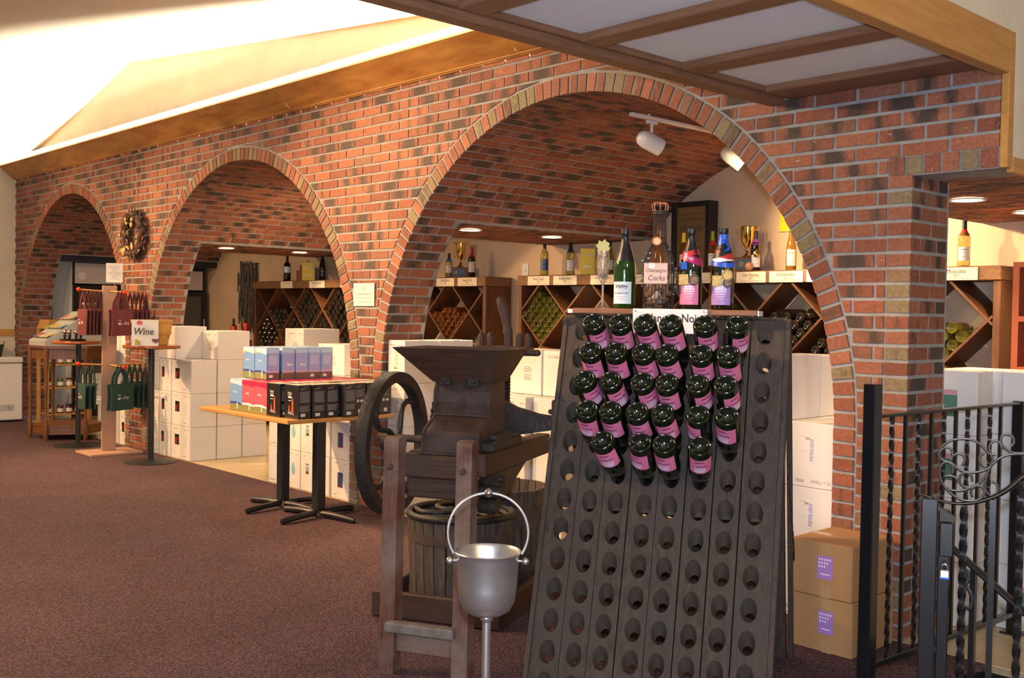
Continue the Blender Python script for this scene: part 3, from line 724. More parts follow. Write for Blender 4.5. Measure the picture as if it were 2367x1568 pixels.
# display board lying on the ridge of the rack
t = thing('display_board', 'narrow reddish board on the ridge of the riddling rack carrying display bottles', 'board', rloc(-0.03, 0.0, ZAP+0.003), RZ)
part('board', MB().cbox(-0.352, 0.354, -0.060, 0.076, 0, 0.022, 0.004), RACKT, t)
part('end_edging', MB().box(-0.372, -0.3525, -0.055, 0.07, 0.002, 0.018), PAPER, t); part('end_edging', MB().box(0.3545, 0.360, -0.055, 0.07, 0.0, 0.020), PAPER, t)
# paper sign pinned under it
t = thing('paper_sign', 'white paper sign reading Blanc de Noir on the riddling rack top', 'sign', rloc(0.002, -0.0655, 1.338), RZ)
part('sheet', MB().box(-0.141, 0.141, -0.0012, 0.0012, -0.004, 0.088), PAPER, t)
text('Blanc de Noir', 0.044, INK, t, (0.012, -0.0018, 0.052), FACE_FRONT, name='lettering', sx=0.84, bold=0.0007)
for x in (-0.131, 0.128): part('pin', MB().sph((x, -0.003, 0.079), 0.0035, 8, 6), CHROME, t, 60)
# the 28 bottles resting neck first in the holes
BE = R(38)
OFF = {1: [-52, -50, -85, -80, -35, 3], 2: [-55, -62, -78, -95, -50, -55], 3: [-80, -85, -62, -70, -60, -60], 4: [-30, -57, -81, -85, -33, -28], 5: [None, -100, -30, -47, 0, None]}
TURN = {1: [-.5, -.1, -.1, 0, -.35, -.7], 2: [.1, .1, -.05, 0, -.1, 0], 3: [-.75, -.6, -.6, .1, -.7, -.75], 4: [.15, .15, .1, -.25, .9, .35], 5: [0, 0, .45, .25, -.15, 0]}
gm = MB().lathe(PS, 28).mesh('bottle_body', GLASSD, 50); fm = MB().lathe(capsule_prof(PS, 0.78), 16).mesh('capsule', FOILK, 50)
lm = patch(0.0431, 0.031, 0.120, -1.02, 1.02, 14).mesh('bottle_label', PINK, 60)
pm = MB()
for j in range(6):
    nn = (3, 4, 5, 6, 6, 5)[j]
    for i in range(nn):
        a = (i-(nn-1)/2)*0.17+0.1; z = 0.110-0.0085*(5-j)*1.0; sz = 0.0022+0.0004*j if j < 6 else 0.003
        zz = 0.062+0.0092*j; rr = 0.0014+0.0026*j/5; 
        pm.lathe([(0.0436, zz-rr), (0.0436, zz+rr)], 2, a-rr/0.043, a+rr/0.043)
pm = pm.mesh('dot_print', LILAC)
sm = MB()
for i in range(9): sm.tube(spl([(0.0438*math.cos(a), 0.0438*math.sin(a), 0.072+0.004*math.sin(k*2.2+i)) for k, a in enumerate([-.45+.1*i+.03*q for q in range(4)])], 2), 0.0008, 4)
sm.lathe([(0.0437, 0.044), (0.0437, 0.049)], 3, -0.2, 0.5)
sm = sm.mesh('script_print', VIOLET)
POSW = ['leftmost', 'second from left', 'third from left', 'third from right', 'second from right', 'rightmost']
ROWW = ['', 'top', 'second', 'third', 'fourth', 'lowest']
for rw in range(1, 6):
    present = [k for k in range(6) if OFF[rw][k] is not None]
    for k in present:
        H = Vector(pan(COLS[k+1], S0+DR*rw, 0)); lx = (OFF[rw][k]+62)*0.00045/0.235
        b = Vector((lx, -math.cos(BE), math.sin(BE))).normalized()
        zax = -b; tow = Vector((0.12, -1, -0.15)); xax = (tow-zax*tow.dot(zax)).normalized(); yax = zax.cross(xax)
        M = Matrix((xax, yax, zax)).transposed().to_4x4(); M.translation = H+b*0.232
        pos = POSW[k] if rw < 5 else ['leftmost', 'second from left', 'third from left', 'rightmost'][present.index(k)]
        t = thing('sparkling_bottle', 'pink label bottle, %s in the %s row of the riddling rack' % (pos, ROWW[rw]), 'bottle', group='pink label bottles in the riddling rack')
        t.matrix_world = Matrix.Translation(RK) @ Matrix.Rotation(RZ, 4, 'Z') @ M @ Matrix.Rotation(TURN[rw][k], 4, 'Z')
        part('bottle_body', gm, None, t); part('capsule', fm, None, t); L = part('bottle_label', lm, None, t); part('dot_print', pm, None, L); part('script_print', sm, None, L)
# ---- the display on top
ZB_ = ZAP+0.0255
def face(loc): return math.atan2(-loc[1], -loc[0])
# champagne flute with beads and a gold grape leaf
l0 = rloc(-0.277, 0.0, ZB_); t = thing('champagne_flute', 'clear champagne flute filled with gold beads and a grape leaf', 'glass', l0, face(l0))
part('bowl', MB().lathe([(0.004, 0.092), (0.012, 0.105), (0.022, 0.135), (0.0255, 0.165), (0.0235, 0.205), (0.0215, 0.225), (0.0205, 0.225), (0.022, 0.165), (0.019, 0.135), (0.009, 0.107), (0.0002, 0.100)], 20), CLEAR, t, 60)
part('foot', MB().lathe([(0.0002, 0), (0.034, 0.0), (0.034, 0.0015), (0.012, 0.006), (0.0045, 0.012), (0.0002, 0.012)], 22), CLEAR, t, 50)
m = MB()
for k in range(10): m.sph((0, 0, 0.0165+0.0078*k), 0.0045, 8, 6)
part('beaded_stem', m, CLEAR, t, 60)
m = MB()
for k in range(60):
    z = rnd.uniform(0.135, 0.222); r = (0.019 if z < 0.21 else 0.015)*math.sqrt(rnd.random()); a = rnd.uniform(0, 2*PI); m.sph((r*math.cos(a), r*math.sin(a), z), 0.0050, 6, 4)
part('gold_beads', m, flat('gold_bead', (0.85, 0.60, 0.25), 0.2, 0.35), t, 60, kind='stuff')
m = MB(); lf = [(0, 0), (0.010, -0.004), (0.020, 0.001), (0.018, 0.010), (0.024, 0.018), (0.016, 0.024), (0.012, 0.033), (0.003, 0.027), (-0.006, 0.034), (-0.010, 0.024), (-0.019, 0.022), (-0.014, 0.012), (-0.018, 0.002), (-0.008, -0.003)]
m.at((0.012, 0.0, 0.222), Matrix.Rotation(0.25, 4, 'X')); m.prism([(p[0]*1.3, p[1]*1.35) for p in lf], 0, 0.0015, axis=0); part('grape_leaf', m, flat('gold_leaf', (0.50, 0.46, 0.16), 0.6), t)
m = MB().tube(spl([(0, 0.005, 0.222), (0.0, 0.014, 0.235), (0.004, 0.022, 0.240), (0.004, 0.025, 0.232), (0.0, 0.020, 0.228)], 4), 0.001, 5); part('leaf_tendril', m, GOLD, t, 60)
# sparkling riesling
l0 = rloc(-0.190, 0.0, ZB_)
t = bottle('sparkling_bottle', 'green sparkling bottle with pale blue label on the rack top board', l0, PS, GLASSG, FOILK, 0.60, WBLUE, (0.018, 0.103), 0.95, turn=-0.3)
text('Valley', 0.022, INK, t, (0.0445, 0.0, 0.084), (PI/2, 0, PI/2), shear=0.3); text('Sparkling Riesling', 0.011, INK, t, (0.0446, 0.0, 0.060), (PI/2, 0, PI/2), shear=0.3, sx=0.75)
# wire bottle cage of corks
l0 = rloc(-0.056, 0.0, ZB_); t = thing('cork_cage', 'bottle shaped wire cage full of corks with a Champagne Corks tag', 'cork holder', l0, face(l0))
PC = [(0.058, 0.0), (0.058, 0.018), (0.058, 0.16), (0.056, 0.185), (0.046, 0.215), (0.034, 0.24), (0.026, 0.255), (0.0255, 0.27), (0.023, 0.33), (0.0225, 0.365), (0.026, 0.372)]
m = MB(); NW = 26
for k in range(NW):
    a = 2*PI*k/NW; m.tube([(r*math.cos(a), r*math.sin(a), z) for r, z in PC], 0.0017, 5)
part('wires', m, WIREM, t, 60)
m = MB()
for r, z, w in ((0.058, 0.002, 0.0022), (0.0585, 0.022, 0.0018), (0.0585, 0.036, 0.0018), (0.0275, 0.253, 0.002), (0.0265, 0.272, 0.002), (0.0265, 0.366, 0.003), (0.027, 0.374, 0.003)): m.tube([(r*math.cos(2*PI*k/24), r*math.sin(2*PI*k/24), z) for k in range(24)], w, 6, True)
for k in range(14):
    a = 2*PI*k/14
    m.tube([(0.0592*math.cos(a+0.15*math.cos(q)*1.1), 0.0592*math.sin(a+0.15*math.cos(q)*1.1), 0.0125+0.0075*math.sin(q)) for q in [2*PI*j/9*1.2 for j in range(9)]], 0.0013, 4)
part('scroll_bands', m, WIREM, t, 60, kind='stuff')
m = MB()
for k in range(8): a = 2*PI*k/8; m.tube(spl([(0.0255*math.cos(a), 0.0255*math.sin(a), 0.374), (0.031*math.cos(a), 0.031*math.sin(a), 0.392), (0.0245*math.cos(a), 0.0245*math.sin(a), 0.406)], 3), 0.0017, 5)
m.tube([(0.0245*math.cos(2*PI*k/20), 0.0245*math.sin(2*PI*k/20), 0.406) for k in range(20)], 0.0014, 5, True)
part('copper_crown', m, COPPER, t, 60)
m = MB()
for k in range(52):
    a = rnd.uniform(0, 2*PI); z = rnd.uniform(0.05, 0.24)
    if math.cos(a) > 0.3 and 0.085 < z < 0.185: continue
    rr = 0.0645 if z < 0.18 else 0.0645-0.55*(z-0.18)
    m.sph((rr*math.cos(a), rr*math.sin(a), z), rnd.choice((0.0055, 0.0045, 0.007)), 8, 6)
part('beads', m, BEAD, t, 60)
m = MB(); mw = MB()
for k in range(46):
    z = rnd.uniform(0.012, 0.13); r = 0.040*math.sqrt(rnd.random()); a = rnd.uniform(0, 2*PI); d = Vector((rnd.uniform(-1, 1), rnd.uniform(-1, 1), rnd.uniform(-.8, .8))).normalized()*0.017; c = Vector((r*math.cos(a), r*math.sin(a), z+0.012))
    (mw if k % 5 == 0 else m).cyl(c-d, c+d, 0.0105, seg=8)
part('corks', m, CORK, t, 40, kind='stuff'); part('pale_corks', mw, CORKW, t, 40, kind='stuff', label='pale corks')
part('inner_bottle', MB().lathe([(0.0002, 0.13), (0.024, 0.13), (0.024, 0.20), (0.010, 0.25), (0.010, 0.33), (0.0002, 0.33)], 16), GLASSA, t, 50)
m = MB(); m.at((0.0625, -0.012, 0.094)); m.cbox(0, 0.002, -0.044, 0.044, 0, 0.080, 0.0009); g = part('tag', m, flat('copper_tag', (0.66, 0.36, 0.24), 0.5, 0.2), t)
text('Champagne', 0.0205, INK, t, (0.0653, -0.012, 0.145), FACE_RIGHT, sx=0.80, shear=0.2); text('Corks', 0.029, INK, t, (0.0653, -0.010, 0.116), FACE_RIGHT, sx=0.9, shear=0.2)
m = MB()
for k in range(24):
    m.box(0.0645, 0.0652, -0.055+0.0038*k, -0.0535+0.0038*k, 0.0955, 0.0985); m.box(0.0645, 0.0652, -0.055+0.0038*k, -0.0535+0.0038*k, 0.1695, 0.1725)
part('stitching', m, WIREM, g, kind='stuff')
part('price_sticker', MB().box(0.0646, 0.0652, -0.038, -0.016, 0.153, 0.174), PAPER, g)
m = MB().at((0.030, -0.010, 0.258), Matrix.Rotation(PI/2, 4, 'Y')); m.lathe([(0.0002, 0.004), (0.013, 0.004), (0.015, 0.002), (0.017, 0.0045), (0.018, 0.0), (0.0002, 0.0)], 20); part('copper_seal', m, COPPER, t, 40)
# two sparkling bottles hung with medals
l0 = rloc(0.067, 0.0, ZB_)
t = bottle('medal_bottle', 'sparkling bottle with pink label and two medals on a magenta ribbon', l0, PS, GLASSD, FOILK, 0.62, PINK, (0.018, 0.100), 1.0, turn=-0.25)
part('dot_print', MB().add(*[([tuple(v.co) for v in pm.vertices]), [list(p.vertices) for p in pm.polygons]]), LILAC, t, loc=(0.0003, 0, -0.022))
rb = part('ribbon', drape(PS, 0.193, -0.016, 0.0, 0.030), RIBM, t, 60); part('dark_ribbon', drape(PS, 0.203, 0.014, 0.5, 0.020, 0.0012), RIBR, t, 60)
text('SILVER', 0.0150, RIBW, t, (0.0425, 0.002, 0.193), (PI/2, 0.42, PI/2), sx=0.85)
part('ribbon_tail', MB().cbox(0.0425, 0.044, -0.028, -0.004, 0.150, 0.178, 0.0005), RIBB, t)
medal(t, 'square_medal', (0.0455, -0.016, 0.112), 0.0185, BRASS, True); medal(t, 'round_medal', (0.047, 0.024, 0.110), 0.0205, PEWTER)
l0 = rloc(0.187, 0.0, ZB_)
t = bottle('medal_bottle', 'sparkling bottle with purple label and medals on blue and red ribbons', l0, PS, GLASSD, FOILK, 0.62, PURPLE, (0.018, 0.100), 1.0, turn=-0.25)
part('dot_print', MB().add(*[([tuple(v.co) for v in pm.vertices]), [list(p.vertices) for p in pm.polygons]]), LILAC, t, loc=(0.0003, 0, -0.022))
part('blue_band', MB().lathe([(0.0225, 0.243), (0.0180, 0.268), (0.0175, 0.283)], 18), RIBB, t, 60)
for nm, mat, z0, amp, ph, w, of in (('black_ribbon', RIBK, 0.236, 0.006, 0.4, 0.016, 0.0025), ('red_ribbon', RIBR, 0.208, -0.008, 0.2, 0.024, 0.0018), ('dark_ribbon', RIBK, 0.216, 0.012, -0.6, 0.020, 0.0032), ('pale_ribbon', RIBW, 0.186, 0.006, 0.2, 0.018, 0.0016), ('blue_ribbon', RIBB, 0.176, -0.010, 0.9, 0.018, 0.0028)):
    part(nm, drape(PS, z0, amp, ph, w, of), mat, t, 60)
m = MB().tube(spl([(0.022, 0.010, 0.262), (0.030, 0.024, 0.245), (0.036, 0.030, 0.228), (0.036, 0.016, 0.218)], 4), 0.007, 6, ry=0.0016); part('ribbon_loop', m, RIBB, t, 60)
medal(t, 'square_medal', (0.0455, -0.010, 0.108), 0.0180, BRASS, True); medal(t, 'gold_medal', (0.050, 0.030, 0.128), 0.0215, BRASS); medal(t, 'round_medal', (0.046, 0.030, 0.100), 0.0170, PEWTER)

# ------------------------------------------------------------------ antique grape crusher on its press
GR = thing('grape_press', 'antique wooden grape crusher and press with iron flywheel, left of the riddling rack', 'press', (-3.929, 2.788, 0), RZ)
# tray at the bottom
for (x0, x1, y0, y1) in ((0.0, 0.63, 0.0, 0.035), (0.0, 0.63, 1.09, 1.125), (0.0, 0.035, 0.036, 1.089), (0.595, 0.63, 0.036, 1.089)):
    part('tray_side', MB().cbox(x0, x1, y0, y1, 0.004, 0.122, 0.006), PRESSWX, GR)
part('tray_floor', MB().box(0.036, 0.594, 0.036, 1.089, 0.025, 0.045), PRESSWX, GR)
# front posts, rung and foot ledge
for x0 in (0.374, 0.679):
    m = MB().prism([(-0.66, 0.0), (-0.592, 0.0), (-0.567, 0.90), (-0.572, 0.912), (-0.60, 0.915), (-0.632, 0.908), (-0.635, 0.895)], x0, x0+0.063, axis=0)
    p = part('post', m, POSTW, GR)
    q = MB().at((x0+0.031, -0.634, 0.800), Matrix.Rotation(PI/2, 4, 'X')); q.lathe([(0.0002, 0.022), (0.008, 0.021), (0.012, 0.016), (0.0125, 0.0), (0.019, 0.0), (0.020, -0.006)], 12); part('bolt_head', q, RUST, p, 40)
part('rung', MB().cbox(0.4375, 0.6785, -0.640, -0.600, 0.085, 0.172, 0.004), POSTW, GR)
part('foot_ledge', MB().cbox(0.415, 0.70, -0.700, -0.655, 0.172, 0.212, 0.006), flat('worn_grey_wood', (0.15, 0.125, 0.105), 0.85, var=0.3, vscale=20), GR)
# deck
part('deck_beam', MB().cbox(0.412, 0.70, -0.565, -0.500, 0.752, 0.842, 0.006), PRESSWX, GR)
part('deck_beam', MB().cbox(0.428, 0.70, -0.535, -0.470, 0.668, 0.750, 0.006), PRESSWX, GR, label='lower dark deck beam')
part('side_beam', MB().cbox(0.702, 0.765, -0.560, 0.26, 0.768, 0.856, 0.006), PRESSWX, GR)
part('side_beam', MB().cbox(0.412, 0.466, -0.498, 0.26, 0.768, 0.846, 0.006), PRESSWX, GR)
part('deck_board', MB().box(0.467, 0.701, -0.499, 0.20, 0.800, 0.8425), PRESSWX, GR)
part('bracket', MB().prism([(-0.45, 0.766), (-0.05, 0.766), (-0.16, 0.72), (-0.30, 0.655), (-0.43, 0.64)], 0.716, 0.756, axis=0), CASTI, GR)
for (a, b, r) in (((0.70, -0.46, 0.700), (0.80, -0.46, 0.700), 0.026), ((0.70, -0.44, 0.640), (0.775, -0.44, 0.640), 0.031), ((0.40, -0.50, 0.700), (0.452, -0.50, 0.700), 0.026), ((0.735, -0.40, 0.885), (0.735, -0.22, 0.885), 0.030), ((0.765, -0.40, 0.742), (0.79, -0.40, 0.742), 0.014)):
    part('iron_boss', MB().cyl(a, b, r, seg=16), CASTI, GR, 40)
part('bearing_block', MB().cbox(0.722, 0.775, -0.50, -0.16, 0.857, 0.898, 0.008), CASTI, GR)
# crusher body, waisted cast iron box
prof = [(-0.535, 0.845), (-0.535, 0.925), (-0.525, 0.935), (-0.425, 0.985), (-0.418, 0.995), (-0.425, 1.04), (-0.420, 1.085), (-0.405, 1.12), (-0.25, 1.12), (-0.25, 0.845)]
part('crusher_body', MB().prism(prof, 0.492, 0.728, axis=0), CASTB, GR)
fr = MB()
for x0 in (0.488, 0.722):
    fr.prism([(p[0]-0.006, p[1]) for p in prof[:8]]+[(prof[7][0]+0.014, prof[7][1])]+[(p[0]+0.010, p[1]) for p in prof[:7][::-1]], x0, x0+0.010, axis=0)
part('front_rib', fr, CASTB, GR)
part('seam_bar', MB().cyl((0.498, -0.424, 0.990), (0.722, -0.424, 0.990), 0.006, seg=8), CASTB, GR, 60)
part('base_flange', MB().cbox(0.478, 0.742, -0.555, -0.235, 0.843, 0.853, 0.003), CASTB, GR)
text('US', 0.03, CASTI, GR, (0.610, -0.4265, 1.045), FACE_FRONT)
# hopper
def ring4(x0, x1, y0, y1, z): return [(x0, y0, z), (x1, y0, z), (x1, y1, z), (x0, y1, z)]
o1 = ring4(0.485, 0.735, -0.430, -0.240, 1.121); o2 = ring4(0.352, 0.818, -0.535, -0.225, 1.258); i2 = ring4(0.375, 0.795, -0.512, -0.248, 1.258); i1 = ring4(0.505, 0.715, -0.405, -0.265, 1.140)
m = MB().add(o1+o2+i2+i1, [(3, 2, 1, 0)]+[(k+4*q, (k+1) % 4+4*q, (k+1) % 4+4*q+4, k+4*q+4) for q in range(3) for k in range(4)]+[(12, 13, 14, 15)])
part('hopper', m, PRESSWX, GR)
for x in (0.545, 0.668):
    m = MB().prism([(-0.024, 0), (0.024, 0), (0.024, 0.012), (0.012, 0.034), (-0.012, 0.034), (-0.024, 0.012)], -0.006, 0.006, axis=1); m2 = MB(); m2.at((x, -0.441, 1.112)); m2.add(m.v, m.f); m2.sph((0, -0.008, 0.018), 0.009, 8, 6)
    part('hopper_lug', m2, CASTI, GR)
# flywheel with curved spokes, axle, cogs
fw = part('flywheel', MB().at((0.250, -0.30, 0.845), Matrix.Rotation(PI/2, 4, 'Y')).lathe([(0.258, -0.024), (0.300, -0.026), (0.303, 0.0), (0.300, 0.026), (0.258, 0.024), (0.255, 0.0), (0.258, -0.024)], 56), CASTI, GR, 40)
for k in range(4):
    a = PI/2*k+0.35; pts = []
    for q in range(9):
        r = 0.03+0.23*q/8; th = a+0.9*math.sin(PI*0.9*q/8)*0.8
        pts.append((0.250, -0.30+r*math.cos(th), 0.845+r*math.sin(th)))
    part('spoke', MB().tube(pts, 0.013, 8), CASTI, fw, 60)
part('hub', MB().cyl((0.205, -0.30, 0.845), (0.295, -0.30, 0.845), 0.036, seg=18), CASTI, fw, 40)
part('axle', MB().cyl((0.18, -0.30, 0.868), (0.492, -0.30, 0.868), 0.016, seg=12), RUST, GR, 40)
part('bearing', MB().cyl((0.405, -0.30, 0.872), (0.445, -0.30, 0.872), 0.032, seg=14), RUST, GR, 40)
m = MB().at((0.472, -0.30, 0.975), Matrix.Rotation(PI/2, 4, 'Y')); vs = []
n = 44
for k in range(n):
    r = 0.105 if k % 2 else 0.092; vs.append((r*math.cos(2*PI*k/n), r*math.sin(2*PI*k/n)))
m.prism(vs, -0.009, 0.009); part('cog_wheel', m, CASTI, GR)
# press screw, arm, handle, pegs
part('screw', MB().at((0.565, 0.20, 0)).lathe([(0.0002, 0.53)]+[(0.021+0.004*(k % 2), 0.54+0.0075*k) for k in range(94)]+[(0.0002, 1.245)], 14), CASTI, GR, 30)
part('screw_foot', MB().at((0.565, 0.20, 0)).lathe([(0.026, 0.66), (0.030, 0.64), (0.036, 0.60), (0.046, 0.565), (0.070, 0.545), (0.074, 0.528), (0.026, 0.528)], 18), CASTI, GR, 40)
part('press_arm', MB().prism([(0.585, 1.018), (0.640, 1.022), (0.70, 0.995), (0.80, 0.970), (0.866, 0.964), (0.866, 0.905), (0.80, 0.893), (0.66, 0.868), (0.585, 0.868)], -0.045, 0.0, axis=1), CASTI, GR)
part('arm_plate', MB().cbox(0.868, 0.895, -0.06, 0.015, 0.842, 1.036, 0.006), PRESSW, GR)
for z in (0.985, 0.93, 0.865): part('arm_bolt', MB().sph((0.862, -0.05, z), 0.011, 8, 6), RUST, GR, 60)
part('top_yoke', MB().cbox(0.42, 0.69, 0.165, 0.235, 1.215, 1.250, 0.008), PRESSWX, GR)
part('cross_peg', MB().tube([(0.59, 0.14, 1.225), (0.68, 0.14, 1.225), (0.742, 0.14, 1.225), (0.750, 0.14, 1.225)], [0.015, 0.015, 0.0145, 0.008], 12), PRESSW, GR, 50)
for x in (0.445, 0.488, 0.630, 0.672): part('peg', MB().at((x, 0.20, 0)).lathe([(0.0002, 1.251), (0.016, 1.251), (0.0165, 1.290), (0.013, 1.304), (0.006, 1.310), (0.0002, 1.311)], 14), PRESSW, GR, 60)
part('handle', MB().tube([(0.578, 0.20, 1.251), (0.576, 0.20, 1.300), (0.572, 0.20, 1.322), (0.570, 0.20, 1.335), (0.562, 0.20, 1.37), (0.545, 0.20, 1.43), (0.536, 0.20, 1.462), (0.530, 0.20, 1.472)], [0.020, 0.020, 0.023, 0.019, 0.022, 0.024, 0.021, 0.014], 14), PRESSW, GR, 60)
# slatted baskets
def basket(name, label, lx, ly, r0, r1, h, lid, n=26):
    c = Vector((-3.929, 2.788, 0))+Matrix.Rotation(RZ, 3, 'Z') @ Vector((lx, ly, 0.047))
    t = thing(name, label, 'basket', c, RZ)
    for k in range(n):
        a0, a1 = 2*PI*(k+0.06)/n, 2*PI*(k+0.94)/n; dz = rnd.uniform(-0.006, 0.006); m = MB(); vs = []
        for (rr, zz) in ((r0, 0.0), (r1, h+dz)):
            for q in (0, 0.017):
                for a in (a0, a1): vs.append(((rr-q)*math.cos(a), (rr-q)*math.sin(a), zz))
        m.add(vs, [(0, 1, 5, 4), (3, 2, 6, 7), (1, 3, 7, 5), (2, 0, 4, 6), (4, 5, 7, 6), (1, 0, 2, 3)]); part('stave', m, STAVE, t)
    for z0, z1 in ((0.02, 0.055), (h*0.73, h*0.73+0.042)):
        ra, rb = r0+(r1-r0)*z0/h, r0+(r1-r0)*z1/h
        part('hoop', MB().lathe([(ra+0.0005, z0), (ra+0.004, z0), (rb+0.004, z1), (rb+0.0005, z1), (ra+0.0005, z0)], 40), RUST, t, 40)
    part('bottom', MB().lathe([(0.0002, 0.01), (r0-0.02, 0.01), (r0-0.02, 0.03), (0.0002, 0.03)], 32), STAVE, t, 40)
    if lid:
        L = part('press_lid', MB().at((0, 0, h+0.008)).tube([((r1-0.006)*math.cos(2*PI*k/40), (r1-0.006)*math.sin(2*PI*k/40), 0) for k in range(40)], 0.017, 8, True), CASTI, t, 60)
        for k in range(6):
            a = 2*PI*k/6; part('curved_bar', MB().tube(spl([((r1-0.01)*math.cos(a), (r1-0.01)*math.sin(a), h+0.008), (0.72*r1*math.cos(a+0.55), 0.72*r1*math.sin(a+0.55), h+0.010), (0.40*r1*math.cos(a+0.9), 0.40*r1*math.sin(a+0.9), h+0.010), (0.05*math.cos(a+0.6), 0.05*math.sin(a+0.6), h+0.010)], 5), 0.014, 8), CASTI, L, 60)
    return t
basket('press_basket', 'round slatted wooden press basket with iron scroll lid under the crusher', 0.315, 0.300, 0.235, 0.252, 0.40, True)
basket('press_basket', 'open round slatted wooden basket behind the lidded basket on the press tray', 0.315, 0.815, 0.235, 0.255, 0.46, False)
# ------------------------------------------------------------------ champagne bucket on its floor stand
t = thing('wine_bucket', 'brushed steel wine bucket with ring handle on a tall floor stand', 'wine bucket', (-2.225, 1.982, 0), R(48))
part('bucket', MB().lathe([(0.0002, 0.540), (0.045, 0.540), (0.066, 0.552), (0.080, 0.580), (0.085, 0.620), (0.089, 0.705), (0.0945, 0.716), (0.0965, 0.719), (0.0945, 0.7215), (0.087, 0.712), (0.083, 0.620), (0.076, 0.585), (0.060, 0.560), (0.0002, 0.556)], 48), STEEL, t, 50)
part('stem', MB().lathe([(0.0002, 0.012), (0.0125, 0.012), (0.0125, 0.516), (0.018, 0.522), (0.020, 0.532), (0.016, 0.5395), (0.0002, 0.5395)], 18), STEEL, t, 40)
part('foot', MB().lathe([(0.0002, 0.0), (0.125, 0.0), (0.125, 0.005), (0.10, 0.010), (0.03, 0.016), (0.0128, 0.020), (0.0002, 0.020)], 36), STEEL, t, 40)
ang = [R(-32)+R(244)*k/30 for k in range(31)]
part('ring_handle', MB().tube([(0.1145*math.cos(a), -0.012, 0.735+0.040+0.1145*math.sin(a)*0.99) for a in ang], 0.0043, 10), STEEL, t, 60)
part('handle_ball', MB().sph((0, -0.012, 0.8885), 0.0125, 16, 12), CHROME, t, 60)
for sx in (-1, 1):
    part('pivot', MB().cyl((sx*0.085, -0.006, 0.694), (sx*0.104, -0.010, 0.694), 0.004, seg=10), STEEL, t, 40)
    part('pivot_ball', MB().sph((sx*0.108, -0.011, 0.694), 0.0105, 14, 10), STEEL, t, 60)
# ------------------------------------------------------------------ railing along the stair opening
def twist(x, y, z0, z1, w, seg=26, turns=4.0):
    m = MB(); vs = []
    for i in range(seg+1):
        a = 2*PI*turns*i/seg*0.5; z = z0+(z1-z0)*i/seg
        for k in range(4): vs.append((x+w*0.707*math.cos(a+PI/4+PI/2*k), y+w*0.707*math.sin(a+PI/4+PI/2*k), z))
    return m.add(vs, [(4*i+k, 4*i+(k+1) % 4, 4*i+4+(k+1) % 4, 4*i+4+k) for i in range(seg) for k in range(4)]+[(3, 2, 1, 0), (4*seg, 4*seg+1, 4*seg+2, 4*seg+3)])
t = thing('iron_railing', 'black iron railing with alternating plain and twisted bars beside the brick pillar', 'railing', (-1.95, 3.65, 0), math.atan2(1.2, 0.065))
part('end_post', MB().cbox(-0.026, 0.026, -0.026, 0.026, 0, 1.158, 0.004), BLACKM, t)
part('corner_post', MB().cbox(1.175, 1.225, -0.025, 0.025, 0, 1.045, 0.004), BLACKM, t); part('foot_plate', MB().cbox(1.155, 1.245, -0.045, 0.045, 0, 0.008, 0.002), BLACKM, t)
part('top_rail', MB().cbox(0.027, 1.174, -0.017, 0.017, 1.030, 1.042, 0.003), BLACKM, t); part('bottom_rail', MB().cbox(0.027, 1.174, -0.015, 0.015, 0.082, 0.106, 0.003), BLACKM, t)
part('rail_end_scroll', MB().tube(spl([(0.031, 0, 1.145), (0.046, 0, 1.12), (0.052, 0, 1.09), (0.044, 0, 1.065), (0.032, 0, 1.062)], 5), 0.008, 6, ry=0.010), BLACKM, t, 60)
for k in range(10):
    x = 0.139+0.098*k
    if k % 2 == 0: part('twisted_bar', twist(x, 0, 0.107, 1.029, 0.014, 96, 9), BLACKM, t, 40)
    else: part('plain_bar', MB().box(x-0.0065, x+0.0065, -0.0065, 0.0065, 0.107, 1.029), BLACKM, t)
